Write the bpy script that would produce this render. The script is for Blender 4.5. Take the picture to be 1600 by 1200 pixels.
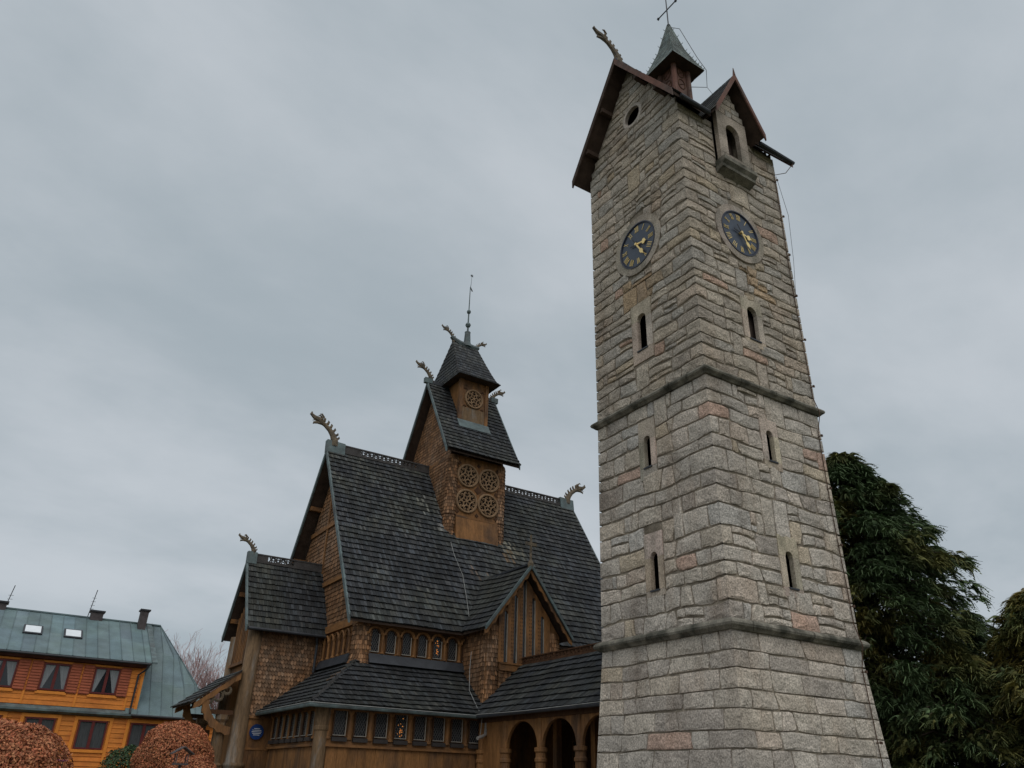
import bpy, math, random
import numpy as np
from mathutils import Vector, noise as mnoise

for o in list(bpy.data.objects):
    bpy.data.objects.remove(o)
random.seed(7)
R = math.radians
scene = bpy.context.scene
COL = scene.collection

# ------------------------------------------------------------------ camera
PITCH, ROLL, HEAD, FPX = R(27.566), R(1.58), R(57.688), 1205.27
CAMZ = 1.65


def cam_axes():
    F = np.array([0, math.cos(PITCH), math.sin(PITCH)])
    R0 = np.array([1., 0, 0])
    U0 = np.cross(R0, F)
    Rr = math.cos(ROLL) * R0 + math.sin(ROLL) * U0
    U = -math.sin(ROLL) * R0 + math.cos(ROLL) * U0
    ex = np.array([math.sin(HEAD), math.cos(HEAD), 0])
    ey = np.array([math.sin(HEAD - math.pi / 2), math.cos(HEAD - math.pi / 2), 0])
    T = lambda v: np.array([v @ ex, v @ ey, v[2]])
    return T(F), T(Rr), T(U)


CF, CR, CU = cam_axes()
cam_data = bpy.data.cameras.new('camera')
cam_data.sensor_fit = 'HORIZONTAL'
cam_data.sensor_width = 36.0
cam_data.lens = FPX / 1600 * 36.0
cam_data.clip_start = 0.1
cam_data.clip_end = 2000
cam = bpy.data.objects.new('camera', cam_data)
COL.objects.link(cam)
from mathutils import Matrix
m = Matrix(((CR[0], CU[0], -CF[0], 0), (CR[1], CU[1], -CF[1], 0), (CR[2], CU[2], -CF[2], CAMZ), (0, 0, 0, 1)))
cam.matrix_world = m
scene.camera = cam


def proj(P):
    d = np.array([P[0], P[1], P[2] - CAMZ])
    z = d @ CF
    return 800 + FPX * (d @ CR) / z, 600 - FPX * (d @ CU) / z


# ------------------------------------------------------------------ world, sun, exposure
SUN_EL, SUN_AZ = R(58), R(200)   # azimuth measured in the scene's own axes, clockwise from +Y
world = bpy.data.worlds.new('World')
scene.world = world
world.use_nodes = True
wn, wl = world.node_tree.nodes, world.node_tree.links
wn.clear()
w_out = wn.new('ShaderNodeOutputWorld')
w_bg = wn.new('ShaderNodeBackground')
w_bg.inputs['Strength'].default_value = 0.1
sky = wn.new('ShaderNodeTexSky')
sky.sky_type = 'NISHITA'
sky.sun_disc = False
sky.sun_elevation = SUN_EL
sky.sun_rotation = SUN_AZ
tc = wn.new('ShaderNodeTexCoord')
sep = wn.new('ShaderNodeSeparateXYZ')
wl.new(tc.outputs['Generated'], sep.inputs[0])
addz = wn.new('ShaderNodeMath'); addz.operation = 'ADD'; addz.inputs[1].default_value = 0.28
absz = wn.new('ShaderNodeMath'); absz.operation = 'ABSOLUTE'
wl.new(sep.outputs['Z'], absz.inputs[0]); wl.new(absz.outputs[0], addz.inputs[0])
dx = wn.new('ShaderNodeMath'); dx.operation = 'DIVIDE'
dy = wn.new('ShaderNodeMath'); dy.operation = 'DIVIDE'
wl.new(sep.outputs['X'], dx.inputs[0]); wl.new(addz.outputs[0], dx.inputs[1])
wl.new(sep.outputs['Y'], dy.inputs[0]); wl.new(addz.outputs[0], dy.inputs[1])
cmb = wn.new('ShaderNodeCombineXYZ')
wl.new(dx.outputs[0], cmb.inputs[0]); wl.new(dy.outputs[0], cmb.inputs[1])
wmap = wn.new('ShaderNodeMapping')
wmap.inputs['Rotation'].default_value = (0, 0, R(-25))
wmap.inputs['Scale'].default_value = (0.95, 1.35, 1)
wl.new(cmb.outputs[0], wmap.inputs[0])
n1 = wn.new('ShaderNodeTexNoise'); n1.inputs['Scale'].default_value = 1.25; n1.inputs['Detail'].default_value = 7; n1.inputs['Roughness'].default_value = 0.55
n1.inputs['Distortion'].default_value = 0.15
wl.new(wmap.outputs[0], n1.inputs['Vector'])
ramp = wn.new('ShaderNodeValToRGB')
ramp.color_ramp.interpolation = 'EASE'
ramp.color_ramp.elements[0].position = 0.30; ramp.color_ramp.elements[0].color = (3.8, 4.38, 4.78, 1)
ramp.color_ramp.elements[1].position = 0.70; ramp.color_ramp.elements[1].color = (5.5, 5.92, 6.32, 1)
wl.new(n1.outputs['Fac'], ramp.inputs[0])
wmix = wn.new('ShaderNodeMix'); wmix.data_type = 'RGBA'
wmix.inputs['Factor'].default_value = 0.94
wl.new(sky.outputs[0], wmix.inputs['A']); wl.new(ramp.outputs[0], wmix.inputs['B'])
wl.new(wmix.outputs['Result'], w_bg.inputs['Color'])
wl.new(w_bg.outputs[0], w_out.inputs[0])

sun_data = bpy.data.lights.new('overcast_sun', 'SUN')
sun_data.energy = 1.5
sun_data.angle = R(70)
sun_data.color = (1.0, 0.965, 0.92)
sun = bpy.data.objects.new('overcast_sun', sun_data)
COL.objects.link(sun)
sd = Vector((math.sin(SUN_AZ) * math.cos(SUN_EL), math.cos(SUN_AZ) * math.cos(SUN_EL), math.sin(SUN_EL)))
sun.rotation_euler = sd.to_track_quat('Z', 'Y').to_euler()
sun.location = (0, -20, 60)
scene.view_settings.view_transform = 'Standard'
scene.view_settings.look = 'None'
scene.view_settings.exposure = 0.0
scene.view_settings.gamma = 1.0
scene.view_settings.use_curve_mapping = False


# ------------------------------------------------------------------ materials
def mk(name, base, var=0.25, scale=3.0, stretch=(1, 1, 1), fine=0.2, fine_scale=40.0, rough=0.8, bump=0.0, bump_scale=20.0,
       bump_dist=0.02, tint=False, alt=None, alt_pos=(0.45, 0.65), alt_scale=1.0, alt_stretch=(1, 1, 1), metal=0.0, spec=0.3, bump2=None):
    mt = bpy.data.materials.new(name)
    mt.use_nodes = True
    nt = mt.node_tree; N = nt.nodes; L = nt.links
    b = N['Principled BSDF']
    b.inputs['Roughness'].default_value = rough
    b.inputs['Metallic'].default_value = metal
    b.inputs['Specular IOR Level'].default_value = spec
    t = N.new('ShaderNodeTexCoord')

    def nz(sc, st=(1, 1, 1), det=4, rg=0.55):
        mp = N.new('ShaderNodeMapping'); mp.inputs['Scale'].default_value = st
        L.new(t.outputs['Object'], mp.inputs[0])
        n = N.new('ShaderNodeTexNoise'); n.inputs['Scale'].default_value = sc
        n.inputs['Detail'].default_value = det; n.inputs['Roughness'].default_value = rg
        L.new(mp.outputs[0], n.inputs['Vector'])
        return n.outputs['Fac']

    def rng(x, a, bb, lo=0.3, hi=0.7):
        r = N.new('ShaderNodeMapRange'); L.new(x, r.inputs[0])
        r.inputs[1].default_value = lo; r.inputs[2].default_value = hi
        r.inputs[3].default_value = a; r.inputs[4].default_value = bb
        return r.outputs[0]

    def mul(ca, fac):
        v = N.new('ShaderNodeVectorMath'); v.operation = 'SCALE'
        L.new(ca, v.inputs[0]); L.new(fac, v.inputs['Scale'])
        return v.outputs[0]
    rgb = N.new('ShaderNodeRGB'); rgb.outputs[0].default_value = (*base, 1)
    c = rgb.outputs[0]
    if alt is not None:
        mx = N.new('ShaderNodeMix'); mx.data_type = 'RGBA'
        L.new(rng(nz(alt_scale, alt_stretch, 5, 0.6), 0, 1, *alt_pos), mx.inputs['Factor'])
        L.new(c, mx.inputs['A']); mx.inputs['B'].default_value = (*alt, 1)
        c = mx.outputs['Result']
    if tint:
        a = N.new('ShaderNodeAttribute'); a.attribute_name = 'tint'
        mm = N.new('ShaderNodeVectorMath'); mm.operation = 'MULTIPLY'
        L.new(c, mm.inputs[0]); L.new(a.outputs['Color'], mm.inputs[1])
        c = mm.outputs[0]
    c = mul(c, rng(nz(scale, stretch), 1 - var, 1 + var))
    if fine:
        c = mul(c, rng(nz(fine_scale, stretch, 2), 1 - fine, 1 + fine))
    L.new(c, b.inputs['Base Color'])
    if bump:
        bp = N.new('ShaderNodeBump'); bp.inputs['Strength'].default_value = bump; bp.inputs['Distance'].default_value = bump_dist
        L.new(nz(bump_scale, stretch, 6, 0.65), bp.inputs['Height'])
        if bump2:
            b2 = N.new('ShaderNodeBump'); b2.inputs['Strength'].default_value = bump2[0]; b2.inputs['Distance'].default_value = bump2[2]
            L.new(nz(bump2[1], (1, 1, 1), 5, 0.7), b2.inputs['Height'])
            L.new(b2.outputs[0], bp.inputs['Normal'])
        L.new(bp.outputs[0], b.inputs['Normal'])
    return mt


M = {}
M['granite'] = mk('granite', (1, 1, 1), var=0.22, scale=1.6, fine=0.42, fine_scale=26, rough=0.9, bump=1.0, bump_scale=6, bump_dist=0.09, tint=True,
                  alt=(0.70, 0.625, 0.565), alt_pos=(0.52, 0.8), alt_scale=0.9, alt_stretch=(1, 1, 0.35), bump2=(0.8, 30, 0.02), spec=0.2)
M['mortar'] = mk('mortar', (0.27, 0.23, 0.18), var=0.35, scale=2, fine=0.3, bump=0.6, bump_scale=18, rough=0.95, alt=(0.15, 0.125, 0.095), alt_scale=1.2, spec=0.1)
M['dressed'] = mk('dressed_stone', (0.42, 0.365, 0.315), var=0.25, scale=1.8, fine=0.38, fine_scale=26, bump=0.5, bump_scale=18, bump_dist=0.025,
                  alt=(0.28, 0.255, 0.215), alt_scale=1.3, alt_stretch=(1, 1, .4), rough=0.9, tint=True, spec=0.2)
M['moss_stone'] = mk('moss_stone', (0.245, 0.225, 0.185), var=0.3, scale=2.0, fine=0.3, bump=0.7, bump_scale=14, alt=(0.07, 0.068, 0.055), alt_scale=1.7, alt_pos=(0.40, 0.62), rough=0.95, spec=0.1)
M['shingle'] = mk('roof_shingle', (0.033, 0.035, 0.038), var=0.22, scale=1.3, fine=0.25, fine_scale=22, bump=0.4, bump_scale=40, bump_dist=0.01, tint=True,
                  alt=(0.046, 0.048, 0.042), alt_scale=0.5, rough=0.8, spec=0.25)
M['wood'] = mk('tarred_wood', (0.245, 0.115, 0.041), var=0.28, scale=2.2, stretch=(3, 3, 0.5), fine=0.22, fine_scale=14, bump=0.35, bump_scale=16, bump_dist=0.012,
               alt=(0.105, 0.058, 0.032), alt_scale=1.1, alt_stretch=(1, 1, .5), rough=0.7, spec=0.25)
M['wood_h'] = mk('tarred_beam', (0.23, 0.108, 0.039), var=0.28, scale=2.0, stretch=(.6, .6, 3), fine=0.22, fine_scale=14, bump=0.35, bump_scale=16, bump_dist=0.012,
                 alt=(0.10, 0.056, 0.031), alt_scale=1.1, rough=0.7, spec=0.25)
M['wood_dark'] = mk('dark_wood', (0.075, 0.036, 0.018), var=0.3, scale=3, stretch=(2, 2, .7), fine=0.25, fine_scale=15, bump=0.3, bump_scale=16, rough=0.75, spec=0.2)
M['wood_grey'] = mk('weathered_post', (0.165, 0.105, 0.058), var=0.3, scale=3, stretch=(3, 3, .4), fine=0.25, fine_scale=14, bump=0.45, bump_scale=14,
                    alt=(0.20, 0.185, 0.165), alt_scale=1.4, alt_stretch=(2, 2, .5), alt_pos=(0.5, 0.7), rough=0.8, spec=0.2)
M['scale'] = mk('wall_scale', (0.205, 0.106, 0.052), var=0.2, scale=1.2, fine=0.2, fine_scale=25, bump=0.3, bump_scale=40, tint=True,
                alt=(0.175, 0.13, 0.095), alt_scale=0.6, alt_pos=(0.5, 0.85), rough=0.75, spec=0.25)
M['red_wood'] = mk('red_board', (0.155, 0.075, 0.055), var=0.25, scale=3, fine=0.25, bump=0.3, bump_scale=20, alt=(0.11, 0.075, 0.062), rough=0.75, spec=0.2)
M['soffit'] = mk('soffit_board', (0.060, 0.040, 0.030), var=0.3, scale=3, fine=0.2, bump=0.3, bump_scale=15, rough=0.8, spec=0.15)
M['verdigris'] = mk('verdigris', (0.105, 0.140, 0.142), var=0.3, scale=2.5, fine=0.2, alt=(0.075, 0.085, 0.085), alt_scale=2, rough=0.6, bump=0.15, bump_scale=20, spec=0.3)
M['slate'] = mk('green_slate', (0.135, 0.165, 0.150), var=0.3, scale=3, fine=0.3, bump=0.4, bump_scale=30, tint=True, rough=0.6, alt=(0.07, 0.085, 0.075), alt_scale=2)
M['lead'] = mk('dark_lead', (0.040, 0.043, 0.05), var=0.25, scale=3, fine=0.2, rough=0.5, bump=0.15, bump_scale=15)
M['iron'] = mk('black_iron', (0.022, 0.022, 0.026), var=0.2, fine=0, rough=0.5, metal=0.0, spec=0.4)
M['rust'] = mk('rusty_cable', (0.085, 0.050, 0.034), var=0.3, fine=0.2, rough=0.8)
M['carved'] = mk('carved_dragon', (0.145, 0.112, 0.075), var=0.35, scale=6, fine=0.3, bump=0.6, bump_scale=20, alt=(0.07, 0.06, 0.048), alt_scale=4, rough=0.8)
M['gold'] = mk('gilding', (0.90, 0.66, 0.26), var=0.12, fine=0.1, rough=0.32, metal=0.35, spec=0.6)
M['dial'] = mk('clock_dial', (0.030, 0.042, 0.066), var=0.15, fine=0.1, rough=0.35, spec=0.5)
M['dial_rim'] = mk('clock_rim', (0.012, 0.016, 0.035), var=0.1, fine=0.0, rough=0.3, spec=0.5)
M['void'] = mk('unlit_interior', (0.012, 0.010, 0.009), var=0.1, fine=0, rough=0.9, spec=0.05)
M['louver'] = mk('old_louver', (0.085, 0.062, 0.050), var=0.3, scale=4, stretch=(4, 4, .6), fine=0.2, rough=0.8, bump=0.3)
M['glass'] = mk('leaded_glass', (0.022, 0.024, 0.028), var=0.4, scale=14, fine=0.2, rough=0.22, bump=0.25, bump_scale=22, bump_dist=0.01, spec=0.5)
M['lattice'] = mk('lead_lattice', (0.12, 0.115, 0.11), var=0.2, fine=0.1, rough=0.5)
M['white_trim'] = mk('pale_trim', (0.30, 0.27, 0.23), var=0.25, fine=0.15, rough=0.7)
M['sill'] = mk('sill_lead', (0.042, 0.036, 0.034), var=0.25, fine=0.1, rough=0.55)
M['white_cable'] = mk('white_cable', (0.26, 0.26, 0.25), var=0.2, fine=0.1, rough=0.5)
M['zinc'] = mk('zinc_pipe', (0.32, 0.30, 0.28), var=0.3, scale=6, fine=0.15, rough=0.45, metal=0.2)
M['crest'] = mk('ridge_crest', (0.06, 0.055, 0.053), var=0.3, scale=4, fine=0.2, rough=0.8, bump=0.3)
M['blue_sign'] = mk('blue_enamel', (0.016, 0.045, 0.16), var=0.1, fine=0.05, rough=0.25, spec=0.5)
M['sign_white'] = mk('white_enamel', (0.62, 0.64, 0.66), var=0.05, fine=0, rough=0.35)
M['white_wood'] = mk('pale_carving', (0.25, 0.155, 0.085), var=0.25, scale=5, fine=0.2, bump=0.3, rough=0.75)
# house
M['orange'] = mk('orange_paint', (0.66, 0.215, 0.034), var=0.24, scale=1.8, fine=0.12, fine_scale=20, stretch=(.4, .4, 2), rough=0.65, bump=0.2, bump_scale=14,
                 alt=(0.55, 0.16, 0.028), alt_scale=1.1, tint=False)
M['orange_trim'] = mk('orange_trim', (0.72, 0.245, 0.036), var=0.14, scale=2, fine=0.1, rough=0.6)
M['shutter'] = mk('red_shutter', (0.33, 0.085, 0.04), var=0.2, scale=2.5, fine=0.15, rough=0.7)
M['maroon'] = mk('maroon_frame', (0.12, 0.020, 0.018), var=0.2, scale=3, fine=0.1, rough=0.5)
M['copper'] = mk('copper_sheet', (0.118, 0.165, 0.178), var=0.22, scale=1.2, fine=0.12, fine_scale=18, rough=0.55, alt=(0.12, 0.17, 0.168), alt_scale=0.7, spec=0.35, tint=True, bump=0.1, bump_scale=6)
M['chimney'] = mk('chimney_sheet', (0.075, 0.062, 0.062), var=0.3, scale=4, fine=0.2, rough=0.8)
M['eave_red'] = mk('eave_board', (0.095, 0.035, 0.030), var=0.3, scale=3, fine=0.2, rough=0.7)
M['win_glass'] = mk('window_glass', (0.018, 0.020, 0.024), var=0.2, fine=0, rough=0.08, spec=0.5)
M['curtain'] = mk('curtain', (0.22, 0.23, 0.24), var=0.2, scale=8, stretch=(6, 6, .3), fine=0.15, rough=0.9)
M['sheer'] = mk('sheer_curtain', (0.06, 0.063, 0.066), var=0.35, scale=6, stretch=(6, 6, .3), fine=0.15, rough=0.9)
M['skylight'] = mk('skylight_glass', (0.75, 0.78, 0.80), var=0.05, fine=0, rough=0.2, spec=0.6)
# vegetation and ground
M['bark'] = mk('bark', (0.075, 0.055, 0.042), var=0.35, scale=4, stretch=(3, 3, .6), fine=0.25, bump=0.6, bump_scale=12, rough=0.9)
M['twig'] = mk('bare_twig', (0.33, 0.215, 0.205), var=0.25, scale=3, fine=0.1, rough=0.9)
M['conifer'] = mk('conifer_needles', (0.072, 0.110, 0.048), var=0.3, scale=0.7, fine=0.25, fine_scale=9, rough=0.75, tint=True, spec=0.25)
M['beech'] = mk('dry_beech_leaf', (0.36, 0.132, 0.060), var=0.25, scale=2, fine=0.2, fine_scale=20, rough=0.7, tint=True, spec=0.3)
M['boxleaf'] = mk('green_leaf', (0.030, 0.056, 0.018), var=0.3, scale=3, fine=0.2, rough=0.6, tint=True)
M['petal'] = mk('pink_petal', (0.50, 0.16, 0.28), var=0.15, fine=0.1, rough=0.6)
M['grass'] = mk('lawn', (0.055, 0.068, 0.026), var=0.35, scale=0.8, fine=0.35, fine_scale=30, bump=0.8, bump_scale=30, alt=(0.10, 0.085, 0.045), alt_scale=0.3, rough=0.95)
M['paving'] = mk('paving', (0.19, 0.175, 0.155), var=0.2, scale=1, fine=0.3, bump=0.4, bump_scale=20, rough=0.9)
em = bpy.data.materials.new('lit_amber_glass'); em.use_nodes = True
eb = em.node_tree.nodes['Principled BSDF']
eb.inputs['Base Color'].default_value = (0.5, 0.16, 0.03, 1)
eb.inputs['Emission Color'].default_value = (1.0, 0.36, 0.07, 1)
eb.inputs['Emission Strength'].default_value = 0.55
M['amber'] = em

# ------------------------------------------------------------------ mesh helpers
ORG = {}


def V(*a):
    return Vector(a if len(a) == 3 else a[0])


class MB:
    def __init__(self):
        self.v = []; self.f = []; self.c = []; self.mi = []

    def poly(self, pts, col=(1, 1, 1), mi=0):
        n = len(self.v)
        self.v.extend([tuple(p) for p in pts])
        self.f.append(tuple(range(n, n + len(pts)))); self.c.append(col); self.mi.append(mi)

    def box(self, a, b, col=(1, 1, 1), mi=0):
        x0, y0, z0 = [min(a[i], b[i]) for i in range(3)]; x1, y1, z1 = [max(a[i], b[i]) for i in range(3)]
        self.hexa([(x0, y0, z0), (x1, y0, z0), (x1, y1, z0), (x0, y1, z0)], [(x0, y0, z1), (x1, y0, z1), (x1, y1, z1), (x0, y1, z1)], col, mi)
        return self

    def hexa(self, lo, hi, col=(1, 1, 1), mi=0):
        n = len(self.v); k = len(lo)
        self.v.extend([tuple(p) for p in lo]); self.v.extend([tuple(p) for p in hi])
        fs = [tuple(range(n + k - 1, n - 1, -1)), tuple(range(n + k, n + 2 * k))]
        for i in range(k):
            j = (i + 1) % k
            fs.append((n + i, n + j, n + k + j, n + k + i))
        self.f.extend(fs); self.c.extend([col] * len(fs)); self.mi.extend([mi] * len(fs))
        return self

    def prism(self, pts, vec, col=(1, 1, 1), mi=0):
        vec = Vector(vec)
        return self.hexa([Vector(p) for p in pts], [Vector(p) + vec for p in pts], col, mi)

    def bar(self, a, b, w, h=None, up=(0, 0, 1), col=(1, 1, 1), mi=0):
        a, b = Vector(a), Vector(b); h = h or w
        d = (b - a).normalized(); up = Vector(up)
        s = d.cross(up)
        if s.length < 1e-4:
            s = d.cross(Vector((1, 0, 0)))
        s.normalize(); u = s.cross(d)
        q = [s * w / 2 + u * h / 2, -s * w / 2 + u * h / 2, -s * w / 2 - u * h / 2, s * w / 2 - u * h / 2]
        return self.hexa([a + k for k in q], [b + k for k in q], col, mi)

    def tube(self, path, rad, n=8, flat=(1, 1, 1), caps=True, col=(1, 1, 1), mi=0):
        path = [Vector(p) for p in path]
        if not hasattr(rad, '__len__'):
            rad = [rad] * len(path)
        base = len(self.v); ref = None
        for i, p in enumerate(path):
            d = (path[min(i + 1, len(path) - 1)] - path[max(i - 1, 0)])
            if d.length < 1e-9: d = Vector((0, 0, 1))
            d.normalize()
            if ref is None:
                ref = d.cross(Vector((0, 1, 0)))
                if ref.length < .1: ref = d.cross(Vector((1, 0, 0)))
            s = (ref - d * ref.dot(d)).normalized(); ref = s
            t = d.cross(s)
            for k in range(n):
                a = 2 * math.pi * k / n
                o = (s * math.cos(a) + t * math.sin(a)) * rad[i]
                self.v.append((p.x + o.x * flat[0], p.y + o.y * flat[1], p.z + o.z * flat[2]))
        fs = []
        for i in range(len(path) - 1):
            for k in range(n):
                k2 = (k + 1) % n
                fs.append((base + i * n + k, base + i * n + k2, base + (i + 1) * n + k2, base + (i + 1) * n + k))
        if caps:
            fs.append(tuple(base + k for k in range(n - 1, -1, -1)))
            fs.append(tuple(base + (len(path) - 1) * n + k for k in range(n)))
        self.f.extend(fs); self.c.extend([col] * len(fs)); self.mi.extend([mi] * len(fs))
        return self

    def lathe(self, c, prof, n=12, col=(1, 1, 1), mi=0):
        return self.tube([(c[0], c[1], c[2] + z) for r, z in prof], [r for r, z in prof], n, col=col, mi=mi)

    def mesh(self, name, mats, off=(0, 0, 0), smooth=False):
        me = bpy.data.meshes.new(name)
        ox, oy, oz = off
        me.from_pydata([(x - ox, y - oy, z - oz) for x, y, z in self.v], [], self.f)
        if not isinstance(mats, (list, tuple)): mats = [mats]
        for mm in mats: me.materials.append(M[mm])
        if len(mats) > 1: me.polygons.foreach_set('material_index', self.mi)
        if any(c != (1, 1, 1) for c in self.c) or True:
            at = me.attributes.new('tint', 'FLOAT_COLOR', 'FACE')
            at.data.foreach_set('color', np.array([(*c, 1.0) for c in self.c], dtype=np.float32).ravel())
        if smooth:
            me.polygons.foreach_set('use_smooth', [True] * len(self.f))
        me.update()
        return me

    def build(self, name, mats, parent=None, kind=None, smooth=False, loc=None):
        org = ORG[parent] if parent else Vector(loc or (0, 0, 0))
        me = self.mesh(name, mats, org, smooth)
        o = bpy.data.objects.new(name, me); COL.objects.link(o)
        if parent: o.parent = parent
        else: o.location = org
        ORG[o] = org
        if kind: o['kind'] = kind
        return o


def place(name, me, parent, loc, rotz=0.0):
    """put shared mesh data at a world point, under parent"""
    o = bpy.data.objects.new(name, me); COL.objects.link(o)
    if parent:
        o.parent = parent; o.location = Vector(loc) - ORG[parent]
    else:
        o.location = loc
    o.rotation_euler = (0, 0, rotz)
    ORG[o] = Vector(loc)
    return o


def sub(name, me, parent):
    o = bpy.data.objects.new(name, me); COL.objects.link(o); o.parent = parent
    return o


def thing(name, label, cat, loc, group=None):
    o = bpy.data.objects.new(name, None); COL.objects.link(o)
    o.location = loc; o.empty_display_size = 0.3
    o['label'] = label; o['category'] = cat
    if group: o['group'] = group
    ORG[o] = Vector(loc)
    return o


def tag(o, label, cat, group=None):
    o['label'] = label; o['category'] = cat
    if group: o['group'] = group
    return o


def rnd(a, b): return random.uniform(a, b)


def shingles(mb, pos, b0, b1, rowh, width, span, th=0.028, point=0.0, tone=(0.6, 1.5), lap=1.25, jit=0.009, wj=0.3, spots=()):
    """rows of single shingles on a surface pos(a, b); span(b) -> list of a-intervals"""
    rows = max(1, int(round((b1 - b0) / rowh))); rowh = (b1 - b0) / rows
    for i in range(rows):
        bl = b0 + i * rowh
        for (a0, a1) in span(bl + rowh * .4):
            if a1 - a0 < .02: continue
            a = a0 - rnd(0, width) * (0 if i % 2 else .5)
            rowtone = rnd(.9, 1.1)
            while a < a1:
                w = width * rnd(1 - wj, 1 + wj)
                l, r = max(a, a0), min(a + w, a1); a += w
                if r - l < .012: continue
                g = .004
                jb = rnd(-jit, jit)
                bb = bl + jb; bt = min(bl + rowh * lap, b1 + .03)
                mid = pos((l + r) / 2, bl)
                e = .05
                nrm = (pos((l + r) / 2 + e, bl) - mid).cross(pos((l + r) / 2, bl + e) - mid).normalized()
                hb = nrm * (th * rnd(.88, 1.14)); ht = nrm * .004
                t = (tone[0] + (tone[1] - tone[0]) * random.random() ** 1.7 * 1.15) * rowtone
                nn = mnoise.noise(mid * .9)
                t *= 1 + .3 * nn
                warm = rnd(-.06, .06)
                col = (t * (1 + warm), t, t * (1 - warm))
                for (sp, sr, scol, prob) in spots:
                    if (mid - sp).length < sr and random.random() < prob: col = tuple(k * t for k in scol)
                end = tuple(k * .42 for k in col)      # butt ends darkened: the shadow line under each row, painted in
                pl, pr = pos(l + g, bb), pos(r - g, bb); tl, tr = pos(l + g, bt), pos(r - g, bt)
                lo = nrm * .002
                if point:
                    pm = pos((l + r) / 2, bb - point); ql, qr = pos(l + g, bb), pos(r - g, bb)
                    mb.poly([ql + hb, pm + hb, qr + hb, tr + ht, tl + ht], col)
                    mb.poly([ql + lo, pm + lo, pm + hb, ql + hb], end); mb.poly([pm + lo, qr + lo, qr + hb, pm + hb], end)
                else:
                    mb.poly([pl + hb, pr + hb, tr + ht, tl + ht], col)
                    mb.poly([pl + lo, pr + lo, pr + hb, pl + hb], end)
                    mb.poly([pl + lo, pl + hb, tl + ht, tl], col); mb.poly([pr + hb, pr + lo, tr, tr + ht], col)
    return mb


def plane_pos(O, ua, ub, wob=0.0, sag=None):
    O, ua, ub = Vector(O), Vector(ua).normalized(), Vector(ub).normalized()
    n = ua.cross(ub)

    def f(a, b):
        p = O + ua * a + ub * b
        if wob: p = p + n * (wob * mnoise.noise(p * .8))
        if sag: p = p + n * sag(a, b)
        return p
    return f


# ------------------------------------------------------------------ ground
g = MB()
g.poly([(-900, -900, 0), (900, -900, 0), (900, 900, 0), (-900, 900, 0)])
o = g.build('ground', 'grass'); o['kind'] = 'structure'
g = MB(); g.box((-14, -6, 0.001), (12, 11, 0.012)); g.box((2, 11, 0.001), (13.2, 23, 0.012))
o = g.build('path', 'paving'); o['kind'] = 'structure'

# ================================================================== STONE BELL TOWER
CX, CY = 15.677, 14.219
Z_LOW, Z_UP, Z_EAVE, Z_RIDGE = 4.95, 11.3, 20.85, 24.62
RK = (Z_RIDGE - Z_EAVE) / 2.5      # roof slope of the tower
tower = thing('bell_tower', 'tall square granite bell tower with two clocks and a steep gabled top', 'tower', (CX, CY, 0))


def hw(z):
    if z < Z_LOW: return 2.372 + (z - 2.175) * (-.0579)
    if z < Z_UP: return 2.227 + (z - 5.025) * (-.0075)
    return 2.185


FACE = {'W': ((-1, 0), (0, -1)), 'S': ((0, -1), (1, 0)), 'E': ((1, 0), (0, 1)), 'N': ((0, 1), (-1, 0))}


def tp(face, s, z, d=0.0, k=None):
    """point on a tower face: s metres to the viewer's right of the axis, z up, d outwards"""
    n, t = FACE[face]
    h = hw(z if k is None else k)
    hn = h + (.026 if face in 'WE' else 0)
    return Vector((CX + n[0] * (hn + d) + t[0] * s, CY + n[1] * (hn + d) + t[1] * s, z))


def ht_of(face, z): return hw(z) + (.026 if face in 'NS' else 0)


# openings: face, centre s, opening half width, z0, z1, surround half width, z0, z1
WIN = [('W', -.03, .19, 12.95, 14.16, .43, 12.56, 14.56), ('S', -.03, .20, 12.92, 14.02, .43, 12.68, 14.36),
       ('W', -.10, .125, 9.33, 10.24, .33, 9.0, 10.72), ('S', -.02, .13, 9.27, 10.15, .34, 9.04, 10.46),
       ('W', -.08, .135, 6.06, 7.02, .34, 5.9, 7.52), ('S', .04, .135, 6.02, 6.92, .36, 5.8, 7.30)]
CLOCKS = [('W', .02, 16.66), ('S', -.06, 16.66)]
HOLE = ('W', .14, 22.1, .36)
BAY = ('S', -.03, .68, 18.95, 21.9)


def blocked(face, z):
    r = []
    for w in WIN:
        if w[0] == face and w[6] < z < w[7]: r.append((w[1] - w[5], w[1] + w[5]))
    for c in CLOCKS:
        if c[0] == face and abs(z - c[2]) < 1.02:
            q = math.sqrt(max(0, 1.03 ** 2 - (z - c[2]) ** 2)); r.append((c[1] - q, c[1] + q))
    if face == 'W' and abs(z - HOLE[2]) < .45:
        q = math.sqrt(.46 ** 2 - (z - HOLE[2]) ** 2); r.append((HOLE[1] - q, HOLE[1] + q))
    if face == 'S' and BAY[3] < z: r.append((BAY[1] - BAY[2], BAY[1] + BAY[2]))
    return r


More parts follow.
